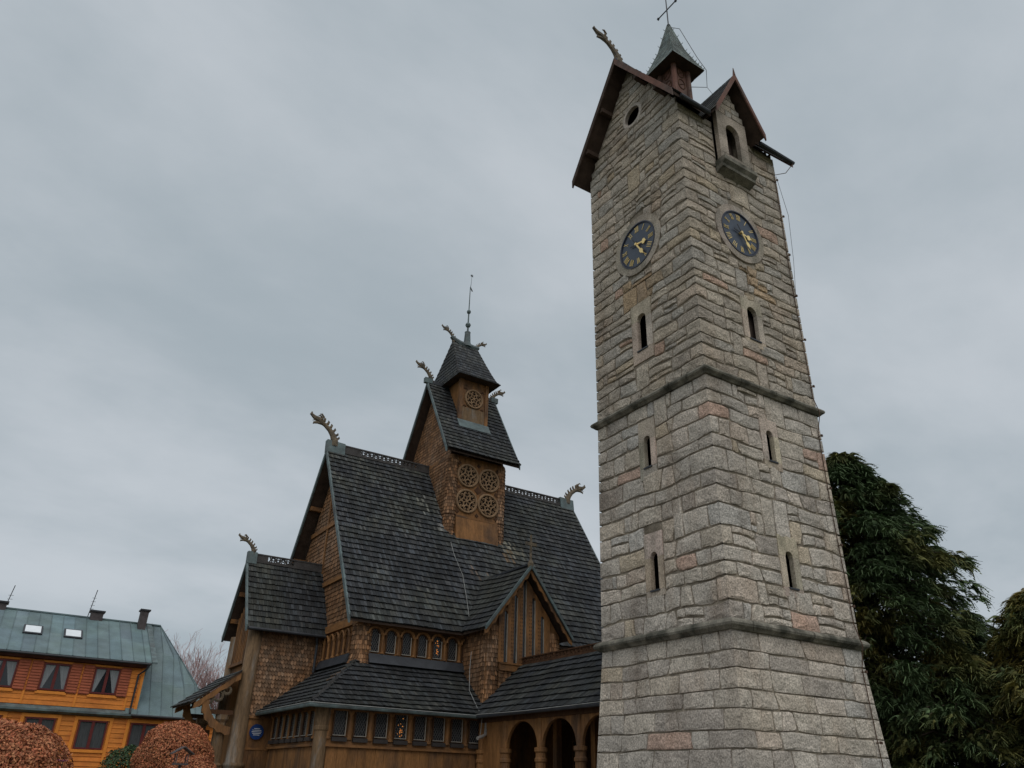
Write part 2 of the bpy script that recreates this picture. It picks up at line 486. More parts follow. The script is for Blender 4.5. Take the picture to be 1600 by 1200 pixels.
# --- mortar core with real openings
core = MB()
for face in 'WSEN':
    holes = [(w[1] - w[5] + .05, w[1] + w[5] - .05, w[6] + .05, w[7] - .05) for w in WIN if w[0] == face]
    if face == 'W': holes.append((HOLE[1] - .34, HOLE[1] + .34, HOLE[2] - .34, HOLE[2] + .34))
    if face == 'S': holes.append((BAY[1] - .4, BAY[1] + .4, 19.3, 21.2))
    zs = sorted(set([0, Z_LOW - .02, Z_LOW + .02, Z_UP - .02, Z_UP + .02, 20.95] + [h for H in holes for h in H[2:] if h < 20.95]))
    for z0, z1 in zip(zs[:-1], zs[1:]):
        zm = (z0 + z1) / 2
        ss = [-9] + sorted(s for H in holes if H[2] < zm < H[3] for s in H[:2]) + [9]
        for i in range(0, len(ss), 2):
            def sv(s, z): return max(-ht_of(face, z) + .04, min(ht_of(face, z) - .04, s))
            a, b = ss[i], ss[i + 1]
            zz0, zz1 = z0 + (.001 if z0 > 1 else 0), z1 - .001
            core.poly([tp(face, sv(a, zz0), zz0, -.024), tp(face, sv(b, zz0), zz0, -.024), tp(face, sv(b, zz1), zz1, -.024), tp(face, sv(a, zz1), zz1, -.024)])
    if face in 'WE':      # gable triangle
        zt = 24.2
        def sg(z): return min(2.15, max(0.0, (Z_RIDGE - .22 - z) / RK))
        lv = [20.95, HOLE[2] - .34, HOLE[2] + .34, Z_RIDGE - .25]
        for z0, z1 in zip(lv[:-1], lv[1:]):
            if face == 'W' and z0 < HOLE[2] < z1:
                h = HOLE[1]
                core.poly([tp(face, -sg(z0), z0, -.024), tp(face, h - .34, z0, -.024), tp(face, h - .34, z1, -.024), tp(face, -sg(z1), z1, -.024)])
                core.poly([tp(face, h + .34, z0, -.024), tp(face, sg(z0), z0, -.024), tp(face, sg(z1), z1, -.024), tp(face, h + .34, z1, -.024)])
            else:
                core.poly([tp(face, -sg(z0), z0, -.024), tp(face, sg(z0), z0, -.024), tp(face, sg(z1), z1, -.024), tp(face, -sg(z1), z1, -.024)])
core.build('wall_core', 'mortar', tower)

# --- stones
PAL = [((.52, .47, .41), 4), ((.40, .365, .325), 4), ((.47, .435, .385), 10), ((.485, .445, .385), 9), ((.455, .425, .38), 8), ((.49, .44, .37), 6), ((.48, .415, .35), 3), ((.44, .425, .395), 5), ((.50, .435, .34), 2), ((.52, .385, .315), 1.2), ((.43, .395, .35), 3)]
PALW = [w for _, w in PAL]


def stone_tint(z, face=None, s=9):
    c = random.choices(PAL, PALW)[0][0]
    k = rnd(.93, 1.07); c = (c[0] * 1.055, c[1] * 1.015, c[2] * .985)
    if z > Z_UP:
        k *= .83; c = (c[0] * 1.0, c[1] * .98, c[2] * .94)
    elif z > Z_LOW + 2.4: k *= .93
    if face in ('W', 'S') and 14.3 < z < 15.5 and abs(s) < .75 and random.random() < .45: c = (c[0] * 1.0, c[1] * .86, c[2] * .70)      # rust run-off under the dials
    return tuple(x * k for x in c)


def zwave(face, s, z):
    q = {'W': s - 2.2, 'S': s + 2.2, 'E': s + 6.6, 'N': s - 6.6}[face]
    A = .06 if z > Z_UP else (.05 if z > Z_LOW else .028)
    if min(abs(z - Z_LOW), abs(z - Z_UP)) < .25: A = 0.0
    return z + A * mnoise.noise(Vector((q * 1.0, z * 1.1, 3.1))) * 1.6


def plate(mb, face, sl, sr, z0, z1, col, rough, corner=None, slant=(0, 0)):
    """one rough-faced stone between joints sl..sr and courses z0..z1; corner 'L'/'R' wraps a tower edge"""
    up = z0 > Z_UP
    gp = .005 + (.005 if up else (.003 if z0 > Z_LOW else 0))
    z0 += rnd(0, .022 if z0 > Z_LOW else .014); z1 -= rnd(0, .022 if z0 > Z_LOW else .014)
    L = sr - sl; H = z1 - z0; zm = (z0 + z1) / 2
    sa, sb = sl + L * rnd(.26, .40), sl + L * rnd(.60, .74)
    rag = min(.030 if up else (.024 if z0 > Z_LOW else .012), H * .10)
    r = lambda: rnd(-rag, rag)
    W = lambda q, z: zwave(face, q, z)
    cut = [rnd(0, min(.05, H * .16, L * .12)) if random.random() < .6 else 0 for _ in range(4)]      # knocked-off corners
    out = [(sl + slant[0] + cut[0], W(sl, z0)), (sa, W(sa, z0) + r() * .7), (sb, W(sb, z0) + r() * .7), (sr + slant[1] - cut[1], W(sr, z0) + cut[1] * .5),
           (sr + r() * .6, zm + r()), (sr - slant[1] - cut[2] * .6, W(sr, z1) - cut[2] * .4), (sb, W(sb, z1) + r() * .7), (sa, W(sa, z1) + r() * .7), (sl - slant[0] + cut[3] * .6, W(sl, z1) - cut[3] * .4), (sl + r() * .6, zm + r())]
    LE, RI, LO, HI = (0, 8, 9), (3, 4, 5), (0, 1, 2, 3), (5, 6, 7, 8)
    K = 10

    def mkp(i, inset, d):
        s, z = out[i]
        cl = (corner == 'L' and i in LE) or (corner == 'R' and i in RI)
        ds = inset if i in LE else (-inset if i in RI else 0)
        dz = inset if i in LO else (-inset if i in HI else 0)
        if cl:
            zz = {0: W(sl, z0), 8: W(sl, z1), 9: zm, 3: W(sr, z0), 4: zm, 5: W(sr, z1)}[i] + dz
            e = ht_of(face, zz) + .008
            return tp(face, e if corner == 'R' else -e, zz, .008)
        return tp(face, s + ds, z + dz, d)
    n = len(mb.v)
    for i in range(K): mb.v.append(tuple(mkp(i, gp, -.05)))
    for i in range(K): mb.v.append(tuple(mkp(i, gp + rnd(.003, .012), .002 + rnd(-.006, .008))))
    cs, cz = (sl + sr) / 2, (W((sl + sr) / 2, z0) + W((sl + sr) / 2, z1)) / 2
    for i in range(K):
        s, z = out[i]; k = rnd(.55, .8)
        mb.v.append(tuple(tp(face, cs + (s - cs) * k, cz + (z - cz) * k, .006 + rnd(.0, rough * .8))))
    mb.v.append(tuple(tp(face, cs + rnd(-.2, .2) * L, cz + rnd(-.15, .15) * H, .008 + rnd(.0, rough))))
    fs = []
    for i in range(K):
        j = (i + 1) % K
        fs += [(n + i, n + j, n + K + j, n + K + i), (n + K + i, n + K + j, n + 2 * K + j, n + 2 * K + i), (n + 2 * K + i, n + 2 * K + j, n + 3 * K)]
    mb.f += fs; mb.c += [col] * len(fs); mb.mi += [0] * len(fs)


stones = []      # (projected area, MB)


def add_stone(specs, col):
    mb = MB(); area = 0
    for (face, sl, sr, z0, z1, rough, corner, slant) in specs:
        plate(mb, face, sl, sr, z0, z1, col, rough, corner, slant)
        if face in 'WS':
            pts = [proj(tp(face, s, z)) for s, z in ((sl, z0), (sr, z0), (sr, z1), (sl, z1))]
            if all(0 < p[1] < 1230 for p in pts):
                area += abs(sum(pts[i][0] * pts[(i + 1) % 4][1] - pts[(i + 1) % 4][0] * pts[i][1] for i in range(4))) / 2
    stones.append((area, mb))


def fill(face, s0, s1, z0, z1, st):
    """fill an interval of one course with stones"""
    L = s1 - s0
    if L < .06: return
    if L < .22:
        add_stone([(face, s0, s1, z0, z1, .02, None, (0, 0))], stone_tint(z0)); return
    lo, hi, psplit, rough = {'b': (.4, 1.6, .0, .02), 'm': (.3, 1.0, .25, .030), 'u': (.28, 1.0, .28, .036)}[st]
    s = s0; cuts = [s0]
    while s1 - s > hi:
        s += rnd(lo, hi) * (1 if random.random() < .8 else .5)
        if s1 - s < .2: break
        cuts.append(s)
    cuts.append(s1)
    sl_prev = 0
    for i in range(len(cuts) - 1):
        a, b = cuts[i], cuts[i + 1]
        sr_ = rnd(-.05, .05) if i < len(cuts) - 2 else 0
        if (z1 - z0) > (.33 if st == 'u' else .42) and random.random() < psplit:
            f1 = rnd(.35, .65); zm = z0 + (z1 - z0) * f1
            if random.random() < .45 and b - a > .6:
                q = a + (b - a) * rnd(.3, .7)
                add_stone([(face, a, q, z0, zm, rough, None, (0, 0))], stone_tint(z0)); add_stone([(face, q, b, z0, zm, rough, None, (0, 0))], stone_tint(z0))
            else:
                add_stone([(face, a, b, z0, zm, rough, None, (0, 0))], stone_tint(z0, face, (a + b) / 2))
            if random.random() < .45 and b - a > .6:
                q = a + (b - a) * rnd(.3, .7)
                add_stone([(face, a, q, zm, z1, rough, None, (0, 0))], stone_tint(z0)); add_stone([(face, q, b, zm, z1, rough, None, (0, 0))], stone_tint(z0))
            else:
                add_stone([(face, a, b, zm, z1, rough, None, (0, 0))], stone_tint(z0))
            sl_prev = 0
        else:
            za, zb_ = z0, z1
            if NEXT and random.random() < {'b': .18, 'm': .36, 'u': .34}[st] and .28 < b - a < 1.1 and abs(a) < ht_of(face, z0) - 1.2 and abs(b) < ht_of(face, z0) - 1.2 \
                    and not any(p < b + .05 and q > a - .05 for p, q in blocked(face, (NEXT[0] + NEXT[1]) / 2) + blocked(face, NEXT[0]) + blocked(face, NEXT[1])):
                zb_ = NEXT[1]; CARRY[face].append((a, b)); sr_ = 0      # a block two courses high
            add_stone([(face, a, b, za, zb_, rough, None, (0 if zb_ > z1 else sl_prev, sr_))], stone_tint(z0, face, (a + b) / 2))
            sl_prev = sr_


NEXT = None; CARRY = {f: [] for f in 'WSEN'}
levels = []
for st, za, zb, h0, h1 in (('b', 0.0, Z_LOW - .1, .36, .50), ('m', Z_LOW + .1, Z_UP - .1, .32, .56), ('u', Z_UP + .1, 20.9, .26, .48)):
    z = za
    while z < zb - .1:
        hgt = rnd(h0, h1)
        if zb - (z + hgt) < .24: hgt = zb - z
        levels.append((st, z, z + hgt)); z += hgt
ORDER = 'WSEN'
for ci, (st, z0, z1) in enumerate(levels):
    zm = (z0 + z1) / 2
    ends = {f: [0, 0] for f in ORDER}
    for k, f in enumerate(ORDER):      # corner between f (right end) and the next face (left end)
        nf = ORDER[(k + 1) % 4]
        a, b = (rnd(.3, .5), rnd(.65, 1.05)) if (ci + k) % 2 else (rnd(.65, 1.05), rnd(.3, .5))
        if st == 'u': a, b = a * 1.1, b * 1.1
        ends[f][1] = a; ends[nf][0] = b
        rr = {'b': .02, 'm': .03, 'u': .034}[st]
        hf, hn = ht_of(f, zm), ht_of(nf, zm)
        add_stone([(f, hf - a, hf, z0, z1, rr, 'R', (0, 0)), (nf, -hn, -hn + b, z0, z1, rr, 'L', (0, 0))], stone_tint(z0))
    for f in ORDER:
        h = ht_of(f, zm)
        mine, CARRY[f] = CARRY[f], []
        nx = levels[ci + 1] if ci + 1 < len(levels) else None
        NEXT = (nx[1], nx[2]) if nx and nx[0] == st and not mine else None
        bl = sorted(blocked(f, zm) + mine)
        s = -h + ends[f][0]
        for (a, b) in bl:
            fill(f, s, a, z0, z1, st); s = b
        fill(f, s, h - ends[f][1], z0, z1, st)
# gable stones
NEXT = None
for f in 'WE':
    z = 20.9
    while z < Z_RIDGE - .45:
        hgt = rnd(.24, .38)
        lim = min(2.18, (Z_RIDGE - .2 - (z + hgt)) / RK)
        if lim > .1:
            s = -lim
            for (a, b) in sorted(blocked(f, z + hgt / 2)):
                fill(f, s, a, z, z + hgt, 'u'); s = b
            fill(f, s, lim, z, z + hgt, 'u')
        z += hgt
stones.sort(key=lambda t: -t[0])
for a, mb in stones[:300]:
    mb.build('stone', 'granite', tower)
rest = MB()
for a, mb in stones[300:]:
    n = len(rest.v); rest.v += mb.v; rest.f += [tuple(i + n for i in f) for f in mb.f]; rest.c += mb.c; rest.mi += mb.mi
o = rest.build('small_stones', 'granite', tower, kind='stuff')

# --- string courses: mitred roll mouldings on a fillet, jointed
for zc, dd in ((Z_LOW, .0), (Z_UP, .0)):
    prof = [(-.05, -.13), (.06, -.13), (.10, -.09), (.155, -.05), (.175, .0), (.155, .05), (.11, .09), (.04, .12), (-.05, .12)]
    if zc == Z_UP: prof = [(d * .95, z * .95) for d, z in prof]
    mb = MB()
    for face in 'WSEN':
        h = hw(zc + .1); NSEG = 7
        for i in range(NSEG):
            wob = rnd(-.006, .006)
            for (d0, q0), (d1, q1) in zip(prof[:-1], prof[1:]):
                hn = h + .026
                def P(fr, d, q):
                    ht = ht_of(face, zc + .1)
                    s = -(ht + d) + fr * 2 * (ht + d)
                    return tp(face, s, zc + q, d + wob, k=zc + .1)
                fa, fb = i / NSEG + .0012, (i + 1) / NSEG - .0012
                if i == 0: fa = 0
                if i == NSEG - 1: fb = 1
                mb.poly([P(fa, d0, q0), P(fb, d0, q0), P(fb, d1, q1), P(fa, d1, q1)])
    mb.build('string_course', 'moss_stone', tower, smooth=False)


# --- window surrounds of dressed blocks with arched slits
def face_prism(mb, face, pts, d0, d1, col=(1, 1, 1)):
    k = sum(p[1] for p in pts) / len(pts)
    mb.hexa([tp(face, s, z, d0, k) for s, z in pts], [tp(face, s, z, d1, k) for s, z in pts], col)


for (face, s0, ow, z0, z1, sw, y0, y1) in WIN:
    t = lambda: (lambda k: (k * rnd(.98, 1.10), k, k * rnd(.86, 1.0)))(rnd(.82, 1.18))
    zs = z1 - ow     # spring line
    zj = zs - rnd(.0, .1)
    root = MB(); face_prism(root, face, [(s0 - ow - .6, z0 - .3), (s0 + ow + .6, z0 - .3), (s0 + ow + .6, z1 + .4), (s0 - ow - .6, z1 + .4)], -.60, -.55)
    wp = root.build('window', 'void', tower)
    pieces = [[(s0 - sw, y0), (s0 + sw, y0), (s0 + sw, z0), (s0 - sw, z0)]]
    for sg in (-1, 1):
        zq = z0 + (zs - z0) * rnd(.35, .7)
        pieces.append([(s0 + sg * ow, z0), (s0 + sg * sw, z0), (s0 + sg * sw, zs), (s0 + sg * ow, zs)])
    for p in pieces:
        mb = MB()
        q = [(x + (.004 if x < sum(a for a, _ in p) / 4 else -.004), y + (.004 if y < sum(b for _, b in p) / 4 else -.004)) for x, y in p]
        if (q[1][0] - q[0][0]) * (q[2][1] - q[1][1]) < 0: q = q[::-1]
        face_prism(mb, face, q, -.12, .012 + rnd(-.004, .006), t()); mb.build('surround_block', 'dressed', wp)
    # lintel with arch cut out
    arc = [(s0 + ow * math.cos(a), zs + ow * math.sin(a)) for a in [math.pi * i / 8 for i in range(9)]]
    mb = MB(); col = t()
    for i in range(8):
        (xa, za), (xb, zb) = arc[i], arc[i + 1]
        xo = lambda x, i: s0 + sw * math.cos(math.pi * i / 8) / max(abs(math.cos(math.pi * i / 8)), .7072) * 1.0
        def outer(i):
            a = math.pi * i / 8; c_, s_ = math.cos(a), math.sin(a)
            if i <= 2: return (s0 + sw - .004, zs + (y1 - zs) * (i / 2.0))
            if i >= 6: return (s0 - sw + .004, zs + (y1 - zs) * ((8 - i) / 2.0))
            return (s0 + sw * (1 - (i - 2) / 2.0), y1)
        face_prism(mb, face, [(xa, za), outer(i), outer(i + 1), (xb, zb)], -.12, .014, col)
    mb.build('surround_lintel', 'dressed', wp)
    mb = MB(); face_prism(mb, face, [(s0 - ow - .03, z0 - .035), (s0 + ow + .03, z0 - .035), (s0 + ow + .03, z0 + .006), (s0 - ow - .03, z0 + .006)], -.14, .045)
    mb.build('sill_sheet', 'lead', wp)
    if ow > .15:
        mb = MB(); face_prism(mb, face, [(s0 + ow * .1, z0), (s0 + ow + .25, z0), (s0 + ow + .25, z1 - .1), (s0 + ow * .1, z1 - .1)], -.30, -.26)
        mb.build('shutter_board', 'louver', wp)

# --- clocks
ROMAN = {1: 'I', 2: 'II', 3: 'III', 4: 'IIII', 5: 'V', 6: 'VI', 7: 'VII', 8: 'VIII', 9: 'IX', 10: 'X', 11: 'XI', 12: 'XII'}
for (face, s0, z0) in CLOCKS:
    def cp(x, y, d): return tp(face, s0 + x, z0 + y, d, k=z0)
    NS = 48
    ang = [2 * math.pi * i / NS for i in range(NS)]
    # ring of dressed stones
    for j in range(8):
        mb = MB(); k = rnd(.74, .98); col = (k, k * rnd(.96, 1.0), k * rnd(.9, .98))
        a0, a1 = 2 * math.pi * j / 8 + .2, 2 * math.pi * (j + 1) / 8 + .2 - .006
        for q in range(5):
            b0, b1 = a0 + (a1 - a0) * q / 5, a0 + (a1 - a0) * (q + 1) / 5
            ro = 1.03
            mb.hexa([cp(r * math.cos(b), r * math.sin(b), -.06) for r, b in ((.80, b0), (ro, b0), (ro, b1), (.80, b1))],
                    [cp(r * math.cos(b), r * math.sin(b), .03) for r, b in ((.80, b0), (ro, b0), (ro, b1), (.80, b1))], col)
        mb.build('ring_stone', 'dressed', tower)
    mb = MB(); mb.hexa([cp(.80 * math.cos(a), .80 * math.sin(a), -.06) for a in ang], [cp(.80 * math.cos(a), .80 * math.sin(a), .012) for a in ang])
    ck = mb.build('clock', 'dial', tower)
    mb = MB()
    for i in range(NS):
        a, b = ang[i], ang[(i + 1) % NS]
        for (r0, d0), (r1, d1) in zip([(.725, .012), (.73, .028), (.742, .028), (.748, .018), (.76, .05), (.795, .05)], [(.73, .028), (.742, .028), (.748, .018), (.76, .05), (.795, .05), (.805, .0)]):
            mb.poly([cp(r0 * math.cos(a), r0 * math.sin(a), d0), cp(r1 * math.cos(a), r1 * math.sin(a), d1), cp(r1 * math.cos(b), r1 * math.sin(b), d1), cp(r0 * math.cos(b), r0 * math.sin(b), d0)])
    mb.build('rim', 'dial_rim', ck)
    for hnum, txt in ROMAN.items():
        th = -hnum * math.pi / 6
        wd = {'I': .05, 'V': .085, 'X': .085}
        tot = sum(wd[c] for c in txt); x = -tot / 2
        mb = MB()
        def rp(u, r, d): return cp(-r * math.sin(th) + u * math.cos(th), r * math.cos(th) + u * math.sin(th), d)
        def stroke(u0, r0, u1, r1, w=.014):
            mb.hexa([rp(u0 - w / 2, r0, .016), rp(u0 + w / 2, r0, .016), rp(u1 + w / 2, r1, .016), rp(u1 - w / 2, r1, .016)],
                    [rp(u0 - w / 2, r0, .026), rp(u0 + w / 2, r0, .026), rp(u1 + w / 2, r1, .026), rp(u1 - w / 2, r1, .026)])
        for c in txt:
            w = wd[c]; xm = x + w / 2
            if c == 'I': stroke(xm, .49, xm, .70)
            elif c == 'V': stroke(xm, .49, xm - .03, .70); stroke(xm, .49, xm + .03, .70, .011)
            else: stroke(xm - .03, .49, xm + .03, .70, .011); stroke(xm + .03, .49, xm - .03, .70)
            x += w
        mb.build('numeral', 'gold', ck)
    for nm, deg, ln, wid in (('hour_hand', 101, .45, .085), ('minute_hand', 150, .60, .06)):
        a = R(deg); ux, uy = math.sin(a), math.cos(a)
        def hp(l, w, d): return cp(ux * l + uy * w, uy * l - ux * w, d)
        out = [(-.02, -.03), (ln * .55, -.022), (ln * .62, -wid), (ln * .78, -wid * 1.1), (ln * .86, -.03), (ln, 0), (ln * .86, .03), (ln * .78, wid * 1.1), (ln * .62, wid), (ln * .55, .022), (-.02, .03)]
        mb = MB(); dd = .05 if nm[0] == 'h' else .075
        mb.hexa([hp(l, w, dd) for l, w in out][::-1], [hp(l, w, dd + .018) for l, w in out][::-1])
        mb.build(nm, 'gold', ck)
        mb = MB(); mb.hexa([hp(l, w, dd) for l, w in ((-.30, -.02), (-.02, -.02), (-.02, .02), (-.30, .02))], [hp(l, w, dd + .012) for l, w in ((-.30, -.02), (-.02, -.02), (-.02, .02), (-.30, .02))])
        mb.build('hand_counterweight', 'iron', ck)
    mb = MB(); mb.hexa([cp(.045 * math.cos(a), .045 * math.sin(a), .01) for a in ang[::4]], [cp(.045 * math.cos(a), .045 * math.sin(a), .11) for a in ang[::4]])
    mb.build('arbor', 'gold', ck)

# --- round hole in the west gable
mb = MB(); f0, s0, z0, r0 = HOLE
NS = 28
for i in range(NS):
    a, b = 2 * math.pi * i / NS, 2 * math.pi * (i + 1) / NS
    P = lambda r, q, d: tp('W', s0 + r * math.cos(q), z0 + r * math.sin(q), d)
    for (ra, da), (rb, db) in zip([(.50, -.03), (.47, .012), (.36, .012)], [(.47, .012), (.36, .012), (.36, -.12)]):
        mb.poly([P(ra, a, da), P(rb, a, db), P(rb, b, db), P(ra, b, da)])
o = mb.build('oculus', 'dressed', tower)
mb = MB(); mb.hexa([tp('W', s0 + .75 * math.cos(2 * math.pi * i / 16), z0 + .75 * math.sin(2 * math.pi * i / 16), -.54) for i in range(16)],
                   [tp('W', s0 + .75 * math.cos(2 * math.pi * i / 16), z0 + .75 * math.sin(2 * math.pi * i / 16), -.50) for i in range(16)])
mb.build('dark_board', 'void', o)

# --- tower roof
XW, XE = 12.95, 18.42
Y_S, Y_N = CY - 2.5, CY + 2.5
roof = MB()
TH = .16
def rz_(y): return Z_RIDGE - abs(y - CY) * RK
for (xa, xb, ya, yb) in ((XW, 14.62, Y_S, CY), (14.62, 16.72, 12.45, CY), (16.72, XE, Y_S, CY), (XE, XW, Y_N, CY)):      # cut back where the dormer rises through the south eave
    hi = [(xa, ya, rz_(ya)), (xb, ya, rz_(ya)), (xb, yb, rz_(yb)), (xa, yb, rz_(yb))]
    roof.hexa([(x, y, z - TH) for x, y, z in hi], [(x, y, z - .03) for x, y, z in hi])
troof = roof.build('gable_roof', 'soffit', tower)
sh = MB(); sl = math.hypot(2.5, Z_RIDGE - Z_EAVE)
for yy, sg in ((Y_S, 1), (Y_N, -1)):
    O = (XW, yy, Z_EAVE) if sg > 0 else (XE, yy, Z_EAVE)
    ps = plane_pos(O, (sg, 0, 0), (0, sg * 2.5, Z_RIDGE - Z_EAVE), .012)
    shingles(sh, ps, -.04, sl, .30, .17, lambda b, sg=sg: [(-.03, 1.66), (3.78, XE - XW + .03)] if (sg > 0 and b < 1.4) else [(-.03, XE - XW + .03)], th=.05)
sh.build('roof_shingles', 'shingle', troof, kind='stuff')
for xx, dx_ in ((XW, -.06), (XE, .06)):
    for yy, sg in ((Y_S, 1), (Y_N, -1)):
        mb = MB()
        e0 = Vector((xx, yy - sg * .03, Z_EAVE - .03)); e1 = Vector((xx, CY, Z_RIDGE + .03))
        mb.prism([e0 + Vector((0, 0, .05)), e1 + Vector((0, 0, .05)), e1 - Vector((0, 0, .26)), e0 - Vector((0, 0, .26))], (dx_, 0, 0))
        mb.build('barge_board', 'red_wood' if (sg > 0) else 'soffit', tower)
for k in range(5):      # rafter feet and purlins under the overhang
    pass
for yy in (Y_S + .75, Y_S + 1.6, Y_N - .75, Y_N - 1.6):
    zz = Z_RIDGE - abs(yy - CY) * RK - .30
    mb = MB().box((XW + .02, yy - .07, zz - .08), (CX - 2.0, yy + .07, zz + .10)); mb.build('purlin', 'soffit', tower)
# gutters along the south eave either side of the dormer
for x0, x1 in ((XW + .3, 14.5), (16.85, XE + .08)):
    mb = MB().tube([(x0, Y_S - .05, Z_EAVE - .1), (x1, Y_S - .05, Z_EAVE - .1)], .07, 8); mb.build('gutter', 'lead', tower)
mb = MB().box((XW, CY - .08, Z_RIDGE - .02), (XE, CY + .08, Z_RIDGE + .07)); mb.build('ridge_cap', 'lead', tower)

# --- dormer bay on the south face
DX, DW = 15.66, 1.10      # axis and roof half width
DYF = 11.42; DE, DA = 20.86, 22.92
bx0, bx1, byf = 14.98, 16.34, 11.80
bay = MB()
ow, oz0, oz1 = .30, 19.55, 20.95
zs = oz1 - ow
def fp(pts, y0, y1, mb, col): mb.hexa([(x, y0, z) for x, z in pts], [(x, y1, z) for x, z in pts], col)
blocks = [[(bx0, 19.2), (bx1, 19.2), (bx1, oz0), (bx0, oz0)], [(bx0, oz0), (DX - ow, oz0), (DX - ow, 20.3), (bx0, 20.3)], [(DX + ow, oz0), (bx1, oz0), (bx1, 20.15), (DX + ow, 20.15)],
          [(bx0, 20.3), (DX - ow, 20.3), (DX - ow, zs), (bx0, zs)], [(DX + ow, 20.15), (bx1, 20.15), (bx1, zs), (DX + ow, zs)]]
dm = MB(); dm.box((DX - ow - .3, byf + .45, oz0 - .1), (DX + ow + .3, byf + .50, oz1 + .1)); dormer = dm.build('dormer_window', 'louver', tower)
for p in blocks:
    mb = MB(); k = rnd(.72, .98); c0x = sum(a for a, _ in p) / 4; c0z = sum(b for _, b in p) / 4
    q = [(x + (.004 if x < c0x else -.004), z + (.004 if z < c0z else -.004)) for x, z in p]
    fp(q, byf + .16, byf + rnd(0, .008), mb, (k, k * .97, k * .92)); mb.build('surround_block', 'dressed', dormer)
mb = MB(); k = .9
for i in range(8):
    def outer(i):
        if i <= 2: return (bx1 - .003, zs + (21.3 - zs) * i / 2)
        if i >= 6: return (bx0 + .003, zs + (21.3 - zs) * (8 - i) / 2)
        return (DX + (bx1 - DX - .003) * (1 - (i - 2) / 2), 21.3)
    A = lambda i: (DX + ow * math.cos(math.pi * i / 8), zs + ow * math.sin(math.pi * i / 8))
    fp([A(i), outer(i), outer(i + 1), A(i + 1)], byf + .16, byf + .002, mb, (k, k * .97, k * .92))
mb.build('surround_lintel', 'dressed', dormer)
z = 21.31      # dormer gable stones
while z < DA - .35:
    hgt = rnd(.2, .3); lim = min(.67, (DA - .22 - z - hgt) / ((DA - DE) / DW))
    s = -lim
    while s < lim - .05:
        w = min(rnd(.3, .6), lim - s)
        mb = MB(); c = stone_tint(15)
        mb.hexa([(DX + s + .008, byf + .35, z + .008), (DX + s + w - .008, byf + .35, z + .008), (DX + s + w - .008, byf + .35, z + hgt - .008), (DX + s + .008, byf + .35, z + hgt - .008)],
                [(DX + s + .012 + rnd(0, .02), byf + rnd(-.012, .012), z + .012), (DX + s + w - .012 - rnd(0, .02), byf + rnd(-.012, .012), z + .012), (DX + s + w - .015, byf + rnd(-.012, .012), z + hgt - .015), (DX + s + .015, byf + rnd(-.012, .012), z + hgt - .015)], c)
        mb.build('stone', 'granite', dormer); s += w
    z += hgt
mb = MB().box((bx0 + .02, byf + .17, 19.22), (bx0 + .2, byf + .6, 21.2)); mb.box((bx1 - .2, byf + .17, 19.22), (bx1 - .02, byf + .6, 21.2)); mb.box((bx0 + .02, byf + .03, 19.22), (bx0 + .05, byf + .6, 21.2))
mb.prism([(bx0 + .02, byf + .03, 21.3), (bx1 - .02, byf + .03, 21.3), (DX, byf + .03, DA - .2)], (0, .8, 0)); mb.build('bay_core', 'mortar', dormer)
# corbelled sill
mb = MB()
mb.prism([(bx0 - .06, byf + .25, 19.2), (bx0 - .06, byf - .16, 19.2), (bx0 - .06, byf - .16, 19.05), (bx0 - .06, byf - .05, 18.95), (bx0 - .06, byf - .05, 18.84), (bx0 - .06, byf + .25, 18.72)], (bx1 - bx0 + .12, 0, 0))
mb.build('corbel', 'moss_stone', dormer)
# dormer roof
mb = MB(); YB = 14.0
kk = (DA - DE) / DW
for sg in (-1, 1):
    lo = [(DX + sg * DW, DYF, DE - .12), (DX, DYF, DA - .12), (DX, YB, DA - .12), (DX + sg * DW, YB, DE - .12)]
    hi = [(x, y, z + .12) for x, y, z in lo]
    if sg < 0: lo, hi = lo[::-1], hi[::-1]
    mb.hexa(lo, hi)
dr = mb.build('dormer_roof', 'soffit', tower)
sh = MB()
for sg in (-1, 1):
    O = (DX - DW, YB, DE) if sg < 0 else (DX + DW, DYF, DE)
    ps = plane_pos(O, (0, -sg * -1, 0) if sg > 0 else (0, -1, 0), (-sg * DW, 0, DA - DE))
    ln = YB - DYF
    shingles(sh, ps, -.03, math.hypot(DW, DA - DE), .28, .16, lambda b: [(-.0, ln)], th=.025)
sh.build('dormer_shingles', 'shingle', dr, kind='stuff')
for sg in (-1, 1):
    mb = MB(); e0 = Vector((DX + sg * (DW + .03), DYF, DE - .04)); e1 = Vector((DX, DYF, DA + .03))
    mb.prism([e0 + Vector((0, 0, .05)), e1 + Vector((0, 0, .05)), e1 - Vector((0, 0, .24)), e0 - Vector((0, 0, .22))], (0, -.05, 0)); mb.build('barge_board', 'red_wood', dr)
mb = MB().tube([(DX, DYF - .02, DA), (DX, DYF - .02, DA + .35)], [.05, .012], 6); mb.build('finial', 'red_wood', dr)

# --- ridge turret (fleche)
FX, FY = CX + .18, CY - .02
fl = MB()
for sx in (-1, 1):
    for sy in (-1, 1):
        fl.lathe((FX + sx * .36, FY + sy * .36, 23.6), [(.10, 0), (.10, 2.3), (.13, 2.34), (.13, 2.6)], 8)
fl.box((FX - .34, FY - .34, 23.4), (FX + .34, FY + .34, 26.0))
flo = fl.build('ridge_turret', 'red_wood', tower)
mb = MB()
for q, (n, t) in FACE.items():
    for zc in (24.95, 25.55):
        cpt = Vector((FX + n[0] * .345, FY + n[1] * .345, zc))
        path = [cpt + Vector((t[0] * .17 * math.cos(a), t[1] * .17 * math.cos(a), .24 * math.sin(a))) for a in [2 * math.pi * i / 12 for i in range(13)]]
        mb.tube(path, .022, 5); mb.tube([cpt + Vector((t[0] * -.15, t[1] * -.15, -.1)), cpt + Vector((t[0] * .15, t[1] * .15, .1))], .018, 5)
